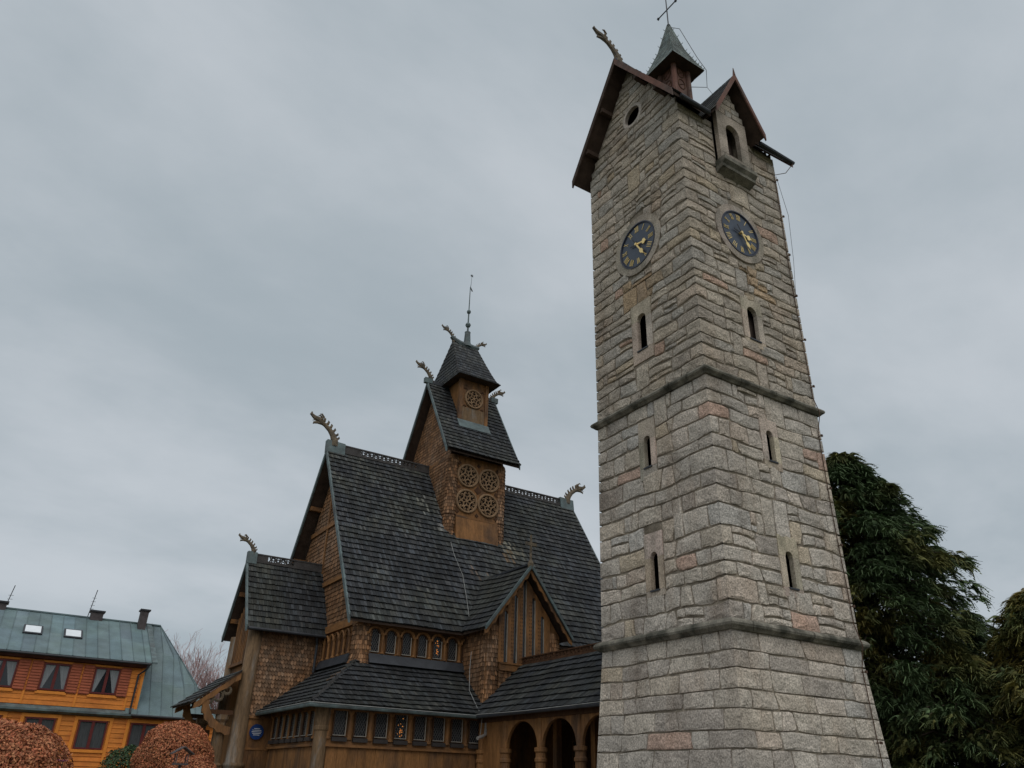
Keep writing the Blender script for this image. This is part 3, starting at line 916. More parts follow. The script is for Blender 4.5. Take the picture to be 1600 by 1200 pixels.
mb.build('carved_panel', 'wood_dark', flo)
E0, ZE0, ZA0 = .80, 25.75, 28.5
mb = MB(); sh = MB()
profl = [(E0, ZE0), (.60, ZE0 + .52), (.36, ZE0 + 1.25), (.05, ZA0)]
for q, (n, t) in FACE.items():
    for (r0, za), (r1, zb) in zip(profl[:-1], profl[1:]):
        P = lambda r, z, s: Vector((FX + n[0] * r + t[0] * r * s, FY + n[1] * r + t[1] * r * s, z))
        mb.poly([P(r0, za, -1), P(r0, za, 1), P(r1, zb, 1), P(r1, zb, -1)])
        O = P(r0, za, 0); up = P(r1, zb, 0) - O
        ps = plane_pos(O, (t[0], t[1], 0), up); Lb = up.length
        shingles(sh, ps, 0, Lb, .16, .14, lambda b, r0=r0, r1=r1, Lb=Lb: [(-(r0 + (r1 - r0) * b / Lb), r0 + (r1 - r0) * b / Lb)], th=.014, tone=(.7, 1.3))
    mb.poly([(FX, FY, ZE0 + .02), (FX + (n[0] + t[0]) * E0, FY + (n[1] + t[1]) * E0, ZE0), (FX + (n[0] - t[0]) * E0, FY + (n[1] - t[1]) * E0, ZE0)])
flr = mb.build('turret_roof', 'soffit', tower)
sh.build('slates', 'slate', flr, kind='stuff')
for sx, sy in ((-1, -1), (1, -1), (1, 1), (-1, 1)):      # hooks on the hips
    mb = MB()
    pth = [Vector((FX + sx * r, FY + sy * r, z + .02)) for r, z in profl]
    mb.tube(pth, .022, 5)
    for j in range(10):
        f = (j + .5) / 10; i = min(2, int(f * 3)); g_ = f * 3 - i
        p = pth[i].lerp(pth[i + 1], g_); ou = Vector((sx, sy, .9)).normalized()
        mb.tube([p, p + ou * .07, p + ou * .1 + Vector((0, 0, .05))], [.014, .011, .006], 4)
    mb.build('hip_hooks', 'slate', flr)
mb = MB()
mb.lathe((FX, FY, 28.4), [(.06, 0), (.04, .1), (.08, .16), (.04, .22), (.025, .3), (.022, 2.2)], 8)
cr = mb.build('cross', 'iron', tower)
mb = MB().tube([(FX, FY + .5, 29.5), (FX, FY - .5, 29.5)], .024, 6)
for s in (-1, 1): mb.lathe((FX, FY + s * .5, 29.42), [(.02, 0), (.06, .08), (.02, .16)], 6)
mb.build('cross_arm', 'iron', cr)
mb = MB().tube([(FX + .06, FY - .05, 28.45), (FX + .3, FY - .28, 28.3), (FX + .72, FY - .62, 26.6), (FX + .88, FY - .84, 25.8), (FX + .85, FY - .8, 24.9), (FX + .3, FY - .5, 24.85)], .012, 5)
mb.tube([(FX + .85, FY - .8, 24.9), (FX + 1.3, FY - 1.5, 22.7)], .008, 4)
mb.build('lightning_wire', 'iron', tower)


def dragon(base, dx, s, parent, name='dragon_finial', mat='carved', dy=0.0):
    """carved dragon head: curved neck with a spined mane, open jaws, horns; leans towards dx"""
    B = Vector(base)
    def P(u, w, l=0): return B + Vector((dx * u * s, dy * u * s + l * s, w * s))
    mb = MB()
    neck = [(-.16, -.25), (-.14, .08), (-.02, .34), (.18, .58), (.44, .78), (.70, .92)]
    mb.tube([P(*p) for p in neck], [.23 * s, .20 * s, .165 * s, .135 * s, .12 * s, .13 * s], 8, flat=(1, .7, 1))
    mb.tube([P(.62, .90), P(.84, 1.02), P(1.08, 1.08), P(1.26, 1.22), P(1.22, 1.34)], [.16 * s, .15 * s, .115 * s, .085 * s, .035 * s], 7, flat=(1, .7, 1))   # upper jaw, curled nose
    mb.tube([P(.64, .86), P(.88, .84), P(1.06, .78), P(1.10, .70)], [.12 * s, .085 * s, .065 * s, .02 * s], 6, flat=(1, .7, 1))   # lower jaw
    mb.tube([P(.92, .93), P(1.06, .93), P(1.15, .88)], [.035 * s, .03 * s, .012 * s], 5)     # tongue
    for l in (-.06, .06):
        mb.tube([P(.70, 1.0, l), P(.62, 1.18, l * 1.5), P(.74, 1.30, l * 1.8), P(.84, 1.27, l * 1.8)], [.07 * s, .06 * s, .045 * s, .02 * s], 5)    # horns
    for i in range(7):      # spines along the back
        f = i / 6 * 4.2 + .4; k = int(f); g_ = f - k
        a = Vector(neck[k]).lerp(Vector(neck[min(k + 1, 5)]), g_); d_ = (Vector(neck[min(k + 1, 5)]) - Vector(neck[k])).normalized()
        nrm = Vector((-d_.y, d_.x))
        q0 = a + nrm * .13; q1 = a + nrm * .28 + d_ * .04; q2 = a + nrm * .31 + d_ * .12
        mb.tube([P(*q0), P(*q1), P(*q2)], [.085 * s, .06 * s, .02 * s], 5, flat=(1, .7, 1))
    return mb.build(name, mat, parent, smooth=False)


dragon((XW + .05, CY, Z_RIDGE + .1), -1, .78, tower, mat='carved')
# --- lightning conductor down the right edge
mb = MB(); pts = []
for z in np.linspace(20.6, .2, 40):
    pts.append(tp('S', 2.06 - .03 * math.sin(z * .9), float(z), .05 + (.15 if min(abs(z - Z_LOW), abs(z - Z_UP)) < .35 else 0)))
mb.tube([(XE + .02, Y_S - .08, Z_EAVE - .15), (XE - .3, Y_S + .05, 20.2)] + pts[1:], .013, 5)
cb = mb.build('lightning_cable', 'rust', tower)
mb = MB()
for z in np.arange(1.2, 20.3, 1.55):
    a = tp('S', 2.06 - .03 * math.sin(z * .9), float(z), -.03); b = tp('S', 2.06 - .03 * math.sin(z * .9), float(z), .14)
    mb.tube([a, b], .014, 5); mb.box(b - Vector((.03, .02, .03)), b + Vector((.03, .02, .03)))
mb.build('cable_bracket', 'rust', cb)
mb = MB().tube([tp('S', 2.12, 20.0, .1), tp('S', 2.32, 18.4, .16), tp('S', 2.26, 16.6, .1), tp('S', 2.14, 15.2, .04)], .008, 4)
mb.build('thin_wire', 'iron', tower)

# ================================================================== STAVE CHURCH
YR, NX0, NX1 = 30.69, 10.51, 22.7
NY0, NY1 = 26.07, 35.31
EV_Y, EV_Z, RG_Z = 25.67, 6.66, 14.5
VX0, VX1 = 9.99, 23.25
AXW, AYS, AZ = 8.47, 24.03, 3.74       # aisle eave
ATZ = 5.34                             # aisle roof top
church = thing('stave_church', 'dark brown wooden stave church with steep shingled roofs and dragon heads', 'church', (16.5, YR, 0))

# --- nave walls
mb = MB()
mb.box((NX0, NY0, 4.6), (NX1, NY1, 6.75))
for x in (NX0 + .02, NX1 - .02):
    pass
mb.prism([(NX0 + .03, NY0 - .1, 6.75), (NX0 + .03, NY1 + .1, 6.75), (NX0 + .03, YR, RG_Z - .35)], (.1, 0, 0))
mb.prism([(NX1 - .13, NY0 - .1, 6.75), (NX1 - .13, NY1 + .1, 6.75), (NX1 - .13, YR, RG_Z - .35)], (.1, 0, 0))
mb.build('nave_wall', 'wood_h', church)
KN = (RG_Z - EV_Z) / (YR - EV_Y); SLN = math.hypot(YR - EV_Y, RG_Z - EV_Z)
# gable scales and frame timbers on the west gable
sc = MB()
ps = plane_pos((NX0 + .02, NY1, 6.75), (0, -1, 0), (0, 0, 1))
def gspan(b):
    lim = (RG_Z - .5 - 6.75 - b) / KN
    return [(NY1 - YR - lim, NY1 - YR + lim)] if lim > .1 else []
shingles(sc, ps, 0.05, RG_Z - .6 - 6.75, .17, .13, gspan, th=.035, tone=(.65, 1.4), point=.02)
sc.build('gable_scales', 'scale', church, kind='stuff')
mb = MB(); mb.box((NX0 - .05, YR - .07, 6.8), (NX0 + .03, YR + .07, RG_Z - .4)); mb.build('gable_post', 'wood', church)
for zz in (8.6, 11.1):
    lim = (RG_Z - .4 - zz) / KN
    mb = MB().box((NX0 - .07, YR - lim, zz - .09), (NX0 + .03, YR + lim, zz + .09)); mb.build('gable_beam', 'wood_h', church)
mb = MB().box((NX0 - .12, NY0 - .15, 6.55), (NX0 + .05, NY1 + .15, 6.82)); mb.build('tie_beam', 'wood_h', church)


def gable_roof(name, x0, x1, ye, yr, ze, zr, th, mat='soffit'):
    r = MB()
    for sg in (1, -1):
        yy = ye if sg > 0 else 2 * yr - ye
        lo = [(x0, yy, ze - th), (x1, yy, ze - th), (x1, yr, zr - th), (x0, yr, zr - th)]
        hi = [(x, y, z + th - .04) for x, y, z in lo]
        if sg < 0: lo, hi = lo[::-1], hi[::-1]
        r.hexa(lo, hi)
    return r.build(name, mat, church)


nroof = gable_roof('nave_roof', VX0, VX1, EV_Y, YR, EV_Z, RG_Z, .13)
sh = MB()
ps = plane_pos((VX0, EV_Y, EV_Z), (1, 0, 0), (0, YR - EV_Y, RG_Z - EV_Z), .03)
spots = [(Vector((14.6, 29.3, 12.3)), .75, (2.6, 2.5, 2.35), .5), (Vector((14.85, 28.7, 11.5)), .5, (3.4, 3.2, 2.9), .6), (Vector((18.2, 28.3, 10.8)), .6, (2.8, 2.5, 2.2), .35), (Vector((18.0, 28.0, 10.4)), .4, (2.2, 1.5, 1.0), .4),
         (Vector((16.0, 27.4, 9.3)), .4, (2.4, 1.8, 1.4), .35)]
shingles(sh, ps, -.05, SLN, .285, .105, lambda b: [(-.02, VX1 - VX0 + .02)], th=.065, tone=(.7, 1.75), spots=spots)
ps = plane_pos((VX1, 2 * YR - EV_Y, EV_Z), (-1, 0, 0), (0, -(YR - EV_Y), RG_Z - EV_Z), .03)
shingles(sh, ps, -.05, SLN, .285, .21, lambda b: [(-.02, VX1 - VX0 + .02)], th=.055)
sh.build('nave_shingles', 'shingle', nroof, kind='stuff')
for xx in (VX0, VX1):
    for sg in (1, -1):
        yy = EV_Y if sg > 0 else 2 * YR - EV_Y
        mb = MB(); s = -1 if xx == VX0 else 1
        e0, e1 = Vector((xx, yy, EV_Z)), Vector((xx, YR, RG_Z))
        mb.prism([e0 + V(0, 0, .07), e1 + V(0, 0, .07), e1 - V(0, 0, .2), e0 - V(0, 0, .2)], (s * .07, 0, 0)); mb.build('verge_flashing', 'verdigris', nroof)
for f in (.22, .48, .74):      # purlins under the western overhang
    for sg in (1, -1):
        yy = YR - sg * (YR - EV_Y) * (1 - f); zz = EV_Z + (RG_Z - EV_Z) * f - .27
        mb = MB().box((VX0 + .04, yy - .08, zz - .1), (NX0 + .02, yy + .08, zz + .08)); mb.build('purlin', 'wood_h', nroof)


def crest(x0, x1, y, z, h, solid, name='ridge_crest', axis='x', parent=None, mat='crest', step=.2):
    """pierced ridge board: rails with carved scrolls between; solid = list of plain stretches"""
    mb = MB()
    P = (lambda a, w, q: (a, y + w, z + q)) if axis == 'x' else (lambda a, w, q: (y + w, a, z + q))
    def bx(a0, a1, q0, q1, w): mb.box(P(a0, -w, q0), P(a1, w, q1))
    bx(x0, x1, -.05, h * .18, .06); bx(x0, x1, h * .82, h, .05)
    for a0, a1 in solid: bx(a0, a1, h * .18 + .001, h * .82 - .001, .035)
    a = x0; zc = h * .5; i = 0
    while a < x1:
        if not any(s0 <= a + step * .4 <= s1 for s0, s1 in solid):
            k = rnd(.85, 1.15)
            mb.bar(P(a, 0, h * .12), P(a + step * .6, 0, h * .88), .045); mb.bar(P(a + step * .6, 0, h * .12), P(a, 0, h * .88), .035)
            r = h * .17 * k
            mb.tube([P(a + step * .8 + r * math.cos(t), 0, zc + (.06 if i % 2 else -.06) * h + r * math.sin(t)) for t in [2 * math.pi * q / 7 for q in range(8)]], .026, 4)
        a += step; i += 1
    return mb.build(name, mat, parent or church)


crest(VX0 + .3, 15.0, YR, RG_Z + .04, .34, [(VX0 + .3, 11.5), (14.4, 15.0)], parent=church)
crest(17.85, VX1 - .2, YR, RG_Z + .04, .34, [(22.7, VX1 - .2)], parent=church)
for x0, x1 in ((VX0 - .08, VX0 + .75), (VX1 - .75, VX1 + .08)):
    mb = MB(); mb.prism([(x0, YR - .14, RG_Z - .12), (x1, YR - .14, RG_Z - .12), (x1, YR - .07, RG_Z + .42), (x0, YR - .07, RG_Z + .46)], (0, .28, 0)); mb.build('ridge_flashing', 'verdigris', nroof)
dragon((VX0 + .12, YR, RG_Z + .42), -1, .86, church)
dragon((VX1 - .12, YR, RG_Z + .38), 1, .82, church)


# --- leaded windows (shared mesh data), local frame: x along the wall, y outwards negative, z up from the sill
def window_meshes(w, h, arch, lit, key):
    zs = h - w / 2 if arch else h
    out = [(-w / 2, 0), (w / 2, 0)] + ([(w / 2 * math.cos(a), zs + w / 2 * math.sin(a)) for a in [math.pi * i / 8 for i in range(9)]] if arch else [(w / 2, h), (-w / 2, h)])
    fr = MB()
    k = len(out)
    for i in range(k):
        a, b = Vector((out[i][0], 0, out[i][1])), Vector((out[(i + 1) % k][0], 0, out[(i + 1) % k][1]))
        if (b - a).length > 1e-4: fr.bar(a - V(0, .02, 0), b - V(0, .02, 0), .04, .03, up=(0, 1, 0))
    tr = MB()      # pale weathered strip on one jamb and at the foot
    tr.box((w / 2 - .02, -.062, .0), (w / 2 + .004, -.035, zs)); tr.box((-w / 2, -.06, -.0), (w / 2 - .022, -.035, .022))
    gl = MB(); gl.poly([(x, .02, z) for x, z in out])
    la = MB(); stp = .085
    def inside(x, z):
        if not (-w / 2 < x < w / 2 and 0 < z): return False
        return z < zs or (arch and x * x + (z - zs) ** 2 < (w / 2) ** 2)
    c = -h
    while c < w + h:
        for sg in (1, -1):
            pts = []
            for i in range(81):
                z = h * i / 80; x = (-w / 2 + c - z * .6) if sg > 0 else (w / 2 - c + z * .6)
                if inside(x, z): pts.append(V(x, .004, z))
            if len(pts) > 3: la.bar(pts[0], pts[-1], .011, .011, up=(0, 1, 0))
        c += stp
    am = MB()
    if lit:
        for i in range(16):
            x, z = random.choice((-.12, .02, .03, .12)) * w * 1.6 + rnd(-.01, .01), rnd(.08, .85) * h
            if inside(x - .02, z) and inside(x + .02, z + .03): am.box((x - .014, .008, z), (x + .014, .016, z + .028))
    si = MB(); si.prism([(-w / 2 - .04, .02, -.03), (-w / 2 - .04, -.13, -.05), (-w / 2 - .04, -.13, -.16), (-w / 2 - .04, .02, -.16)], (w + .08, 0, 0))
    return dict(frame=fr.mesh('window_frame', 'wood_dark'), trim=tr.mesh('pale_strip', 'white_trim'), pane=gl.mesh('pane', 'glass'), lattice=la.mesh('lattice', 'lattice'),
                amber=am.mesh('lit_pane', 'amber') if lit else None, sill=si.mesh('sill', 'sill'))


WM = {k: window_meshes(*k, k) for k in ((.40, .74, False, 0), (.40, .74, False, 1), (.34, .78, True, 0), (.34, .78, True, 1))}


def put_window(key, loc, rot, sill=True):
    w = WM[key]
    p = place('window', w['frame'], church, loc, rot)
    for nm in ('pane', 'lattice') + (('sill',) if sill else ()): sub(nm, w[nm], p)
    sub('pale_strip', w['trim'], p)
    if w['amber']: sub('lit_pane', w['amber'], p)


def colonette(mb, x, y, z0, z1, r):
    mb.lathe((x, y, z0), [(r * 1.5, 0), (r * 1.5, .04), (r, .07), (r, z1 - z0 - .12), (r * 1.6, z1 - z0 - .05), (r * 1.6, z1 - z0)], 8)


# --- clerestory: arcade of arched windows under the nave eave
for i in range(7):
    x = 11.1 + .615 * i
    put_window((.34, .78, True, 1 if i == 4 else 0), (x, NY0 - .03, 5.66), 0, sill=False)
cl = []
for i in range(8):
    mb = MB(); colonette(mb, 11.1 - .3075 + .615 * i, NY0 - .05, 5.62, 6.30, .055); mb.build('colonette', 'wood', church)
for i in range(8):
    mb = MB(); x = 11.1 + .615 * (i - .5) + .3075      # little arch heads between colonettes
    if i < 7:
        xc = 11.1 + .615 * i
        pts = [(xc + .255 * math.cos(a), NY0 - .1, 6.25 + .24 * math.sin(a)) for a in [math.pi * k / 8 for k in range(9)]]
        mb.tube(pts, .05, 5); mb.build('arch_head', 'wood', church)
mb = MB(); mb.box((NX0 + .45, NY0 - .09, 6.5), (14.7, NY0 + .02, 6.76)); mb.build('wall_plate', 'wood_h', church)
mb = MB(); mb.prism([(NX0 + .4, NY0 + .02, 5.62), (NX0 + .4, NY0 - .10, 5.60), (NX0 + .4, NY0 - .26, 5.28), (NX0 + .4, NY0 + .02, 5.28)], (14.7 - NX0 - .4, 0, 0)); mb.build('apron_flashing', 'lead', church)
mb = MB(); mb.prism([(NX0 - .02, NY0 + .4, 5.62), (NX0 - .12, NY0 + .4, 5.60), (NX0 - .26, NY0 + .4, 5.28), (NX0 - .02, NY0 + .4, 5.28)], (0, 29.35 - NY0 - .4, 0)); mb.build('apron_flashing', 'lead', church)
# blind arcade on the west side
for i in range(6):
    y = NY0 + .62 + .50 * i
    mb = MB(); colonette(mb, NX0 - .05, y, 5.62, 6.28, .05); mb.build('colonette', 'wood', church)
    if i < 5:
        mb = MB(); yc = y + .25
        mb.tube([(NX0 - .07, yc + .2 * math.cos(a), 6.26 + .2 * math.sin(a)) for a in [math.pi * k / 8 for k in range(9)]], .045, 5); mb.build('arch_head', 'wood', church)
        mb = MB().box((NX0 - .015, yc - .16, 5.62), (NX0 - .004, yc + .16, 6.35)); mb.build('blind_panel', 'wood_dark', church)


def round_scales(mb, cx, cy, r, z0, z1, a0, a1, rowh=.16, w=.085, flare=0.0, tone=(.7, 1.4)):
    def pos(a, b):
        th = a / r
        rr = r + flare * max(0, 1 - b / .55) ** 2
        return Vector((cx + rr * math.cos(th), cy + rr * math.sin(th), z0 + b))
    shingles(mb, pos, 0, z1 - z0, rowh, w, lambda b: [(a0 * r, a1 * r)], th=.035, tone=(.55, 1.7), point=.03)


# shingled corner post of the nave
mb = MB(); mb.lathe((NX0 + .24, NY0 + .24, 4.8), [(.33, 0), (.33, 1.9)], 14); cpst = mb.build('corner_post', 'wood', church)
sc = MB(); round_scales(sc, NX0 + .24, NY0 + .24, .34, 5.1, 6.65, math.pi * .9, math.pi * 1.75, flare=.12); sc.build('post_scales', 'scale', cpst, kind='stuff')

# --- aisle roof (pent roof round the nave), hipped at the corner
KA = (ATZ - AZ) / 2.04; SLA = math.hypot(2.04, ATZ - AZ)
mb = MB()
mb.hexa([(AXW, AYS, AZ - .1), (14.72, AYS, AZ - .1), (14.72, NY0, ATZ - .1), (NX0, NY0, ATZ - .1)], [(AXW, AYS, AZ - .03), (14.72, AYS, AZ - .03), (14.72, NY0, ATZ - .03), (NX0, NY0, ATZ - .03)])
mb.hexa([(AXW, 29.4, AZ - .1), (AXW, AYS, AZ - .1), (NX0, NY0, ATZ - .1), (NX0, 29.4, ATZ - .1)], [(AXW, 29.4, AZ - .03), (AXW, AYS, AZ - .03), (NX0, NY0, ATZ - .03), (NX0, 29.4, ATZ - .03)])
aroof = mb.build('aisle_roof', 'soffit', church)
sh = MB()
kick = lambda a, b: .05 * max(0, 1 - b / .8) ** 2 
ps = plane_pos((AXW, AYS, AZ), (1, 0, 0), (0, 2.04, ATZ - AZ), .02, kick)
spots = [(Vector((9.4, 25.0, 4.6)), .35, (1.8, 1.2, .8), .5)]
shingles(sh, ps, -.07, SLA + .1, .28, .11, lambda b: [(max(0, 2.04 * b / SLA), 14.74 - AXW)], th=.06, tone=(.6, 1.3))
ps = plane_pos((AXW, 29.38, AZ), (0, -1, 0), (2.04, 0, ATZ - AZ), .02, kick)
shingles(sh, ps, -.07, SLA + .1, .28, .11, lambda b: [(0, 29.38 - AYS - max(0, 2.04 * b / SLA))], th=.06, tone=(.8, 1.5), spots=[(Vector((9.7, 25.6, 4.7)), .45, (3.4, 1.9, 1.0), .5)])
sh.build('aisle_shingles', 'shingle', aroof, kind='stuff')
mb = MB(); hp = [(AXW - .03, AYS - .03, AZ + .05), (AXW + 1.0, AYS + 1.0, AZ + .80), (NX0, NY0, ATZ + .04)]
sh = MB()
for i in range(8):
    f0, f1 = i / 8, (i + 1.15) / 8
    a, b = Vector(hp[0]).lerp(Vector(hp[2]), f0), Vector(hp[0]).lerp(Vector(hp[2]), min(1, f1))
    for s in ((1, -1), (-1, 1)):
        q = Vector((s[0], s[1], 0)).normalized() * .045
        t = rnd(.8, 1.4)
        sh.poly([a + V(0, 0, .06), a + q + V(0, 0, -.03), b + q + V(0, 0, -.05), b + V(0, 0, .03)], (t * 1.1, t, t * .92))
sh.build('hip_shingles', 'shingle', aroof, kind='stuff')
# gutters
mb = MB().tube([(AXW - .07, 29.3, AZ - .06), (AXW - .07, AYS - .07, AZ - .06), (14.15, AYS - .07, AZ - .06)], .065, 8); mb.build('gutter', 'verdigris', church)
mb = MB().tube([(AXW - .13, 29.2, AZ - .0), (AXW - .13, AYS - .13, AZ - .0), (14.1, AYS - .13, AZ - .03)], .013, 4); mb.build('light_string_cable', 'white_cable', church)

# --- aisle walls
AW_X, AW_Y = 8.95, 24.45
mb = MB(); mb.box((AW_X + .06, AW_Y + .06, .35), (14.75, NY0, AZ + .2)); mb.box((AW_X + .06, NY0 - .02, .35), (NX0, 29.4, AZ + .2)); mb.build('aisle_wall', 'wood', church)
mb = MB().box((AW_X - .15, AW_Y - .15, 0), (14.75, NY0, .35)); mb.box((AW_X - .15, NY0 - .01, 0), (NX0, 29.4, .35)); mb.build('stone_plinth', 'moss_stone', church)
x = AW_X + .3; i = 0
while x < 14.4:      # upright wall planks
    w = rnd(.24, .36); x1 = min(x + w, 14.45)
    mb = MB().box((x + .004, AW_Y + .02 + rnd(0, .012), .36), (x1 - .004, AW_Y + .07, 2.62)); mb.build('plank', 'wood', church); x = x1
y = AW_Y + .3
while y < 29.2:
    w = rnd(.24, .36); y1 = min(y + w, 29.3)
    mb = MB().box((AW_X + .02 + rnd(0, .012), y + .004, .36), (AW_X + .07, y1 - .004, 2.62)); mb.build('plank', 'wood', church); y = y1
mb = MB().box((AW_X + .2, AW_Y - .06, 2.59), (14.5, AW_Y + .08, 2.66)); mb.box((AW_X + .2, AW_Y - .02, 2.66), (14.5, AW_Y + .08, 2.80)); mb.build('sill_beam', 'wood_h', church)
mb = MB().box((AW_X - .06, AW_Y + .2, 2.59), (AW_X + .08, 29.3, 2.66)); mb.box((AW_X - .02, AW_Y + .2, 2.66), (AW_X + .08, 29.3, 2.80)); mb.build('sill_beam', 'wood_h', church)
mb = MB().box((AW_X + .1, AW_Y - .05, 3.60), (14.5, AW_Y + .08, AZ + .1)); mb.build('head_beam', 'wood_h', church)
mb = MB().box((AW_X - .05, AW_Y + .1, 3.60), (AW_X + .08, 29.3, AZ + .1)); mb.build('head_beam', 'wood_h', church)
for i in range(8):
    put_window((.40, .74, False, 1 if i == 3 else 0), (9.575 + .682 * i, AW_Y + .02, 2.90), 0)
for i in range(9):
    mb = MB(); colonette(mb, 9.575 + .682 * (i - .5), AW_Y + .02, 2.80, 3.62, .075); mb.build('colonette', 'wood', church)
for i in range(7):
    put_window((.40, .74, False, 0), (AW_X + .02, 25.15 + .60 * i, 2.90), -math.pi / 2)
for i in range(8):
    mb = MB(); colonette(mb, AW_X + .02, 25.15 + .60 * (i - .5), 2.80, 3.62, .07); mb.build('colonette', 'wood', church)
mb = MB().lathe((AW_X + .10, AW_Y + .10, 0), [(.28, 0), (.28, .5), (.21, .56), (.20, 3.0), (.23, 3.04), (.23, 3.12), (.21, 3.16), (.25, 3.5), (.26, 3.75)], 14); mb.build('corner_post', 'wood_grey', church, smooth=False)

# --- west vestibule
QX, QY, QE, QR = 7.49, 29.07, 6.52, 9.2
mb = MB()
mb.box((7.85, 29.42, .3), (NX0 + .1, 31.96, 6.6))
mb.prism([(7.86, 29.4, 6.6), (7.86, 31.98, 6.6), (7.86, YR, QR - .25)], (.1, 0, 0)); mb.build('vestibule_wall', 'wood', church)
vroof = gable_roof('vestibule_roof', QX, NX0 + .3, QY, YR, QE, QR, .12)
sh = MB(); SLV = math.hypot(YR - QY, QR - QE)
ps = plane_pos((QX, QY, QE), (1, 0, 0), (0, YR - QY, QR - QE), .02)
shingles(sh, ps, -.05, SLV, .27, .105, lambda b: [(-.01, NX0 - QX)], th=.055, tone=(.6, 1.4))
ps = plane_pos((NX0, 2 * YR - QY, QE), (-1, 0, 0), (0, QY - YR, QR - QE), .02)
shingles(sh, ps, -.05, SLV, .27, .2, lambda b: [(-.01, NX0 - QX)], th=.055)
sh.build('vestibule_shingles', 'shingle', vroof, kind='stuff')
for sg in (1, -1):
    yy = QY if sg > 0 else 2 * YR - QY
    e0, e1 = Vector((QX, yy, QE)), Vector((QX, YR, QR))
    mb = MB(); mb.prism([e0 + V(0, 0, .06), e1 + V(0, 0, .06), e1 - V(0, 0, .17), e0 - V(0, 0, .17)], (-.07, 0, 0)); mb.build('verge_flashing', 'verdigris', vroof)
for f in (.3, .65):
    yy = YR + (YR - QY) * (1 - f); zz = QE + (QR - QE) * f - .24
    mb = MB().box((QX + .04, yy - .07, zz - .09), (7.9, yy + .07, zz + .07)); mb.build('purlin', 'wood_h', vroof)
crest(QX + .2, NX0 - .05, YR, QR + .03, .30, [(QX + .2, QX + .75), (9.3, NX0 - .05)])
mb = MB().prism([(QX - .06, YR - .12, QR - .1), (QX + .3, YR - .12, QR - .1), (QX + .3, YR - .06, QR + .36), (QX - .06, YR - .06, QR + .38)], (0, .24, 0)); mb.build('ridge_flashing', 'verdigris', vroof)
dragon((QX + .08, YR, QR + .36), -1, .48, church)
mb = MB().tube([(QX + .02, QY - .05, QE - .06), (NX0 - .1, QY - .05, QE - .06)], .055, 8); mb.build('gutter', 'lead', church)
mb = MB().tube([(10.1, QY + .02, QE - .1), (10.2, QY + .2, QE - .35), (10.2, QY + .22, 5.2)], .05, 8); mb.build('downpipe', 'lead', church)
sc = MB(); ps = plane_pos((8.05, 29.40, 3.62), (1, 0, 0), (0, 0, 1))
shingles(sc, ps, 0, 2.95, .14, .115, lambda b: [(0, 2.4)], th=.045, tone=(.6, 1.45), point=.06, wj=.1)
sc.build('wall_scales', 'scale', church, kind='stuff')
mb = MB().box((8.0, 29.36, 3.54), (9.6, 29.45, 3.64)); mb.box((8.0, 29.37, 2.55), (9.6, 29.45, 2.62)); mb.build('wall_rail', 'wood_h', church)
x = 8.1
while x < 9.0:
    w = rnd(.2, .3); mb = MB().box((x + .004, 29.385 + rnd(0, .01), .3), (min(x + w, 9.0) - .004, 29.43, 2.54)); mb.build('plank', 'wood', church); x += w
mb = MB().lathe((7.93, 29.50, 0), [(.36, 0), (.36, 2.0), (.38, 2.03), (.38, 2.10), (.30, 2.16), (.265, 4.0), (.26, 6.5)], 16); mb.build('corner_post', 'wood_grey', church, smooth=True)
mb = MB().lathe((7.93, 31.88, 0), [(.36, 0), (.36, 2.0), (.30, 2.16), (.26, 6.5)], 16); mb.build('corner_post', 'wood_grey', church, smooth=True)
for i in range(9):      # slats of the west gable window
    y = 29.85 + .21 * i
    mb = MB().box((7.76, y - .045, 5.45), (7.85, y + .045, 6.9 + .9 * (1 - abs(y - YR) / 1.2))); mb.build('slat', 'wood', church)
mb = MB().box((7.70, 29.75, 5.34), (7.86, 31.65, 5.44)); mb.build('slat_sill', 'wood_h', church)
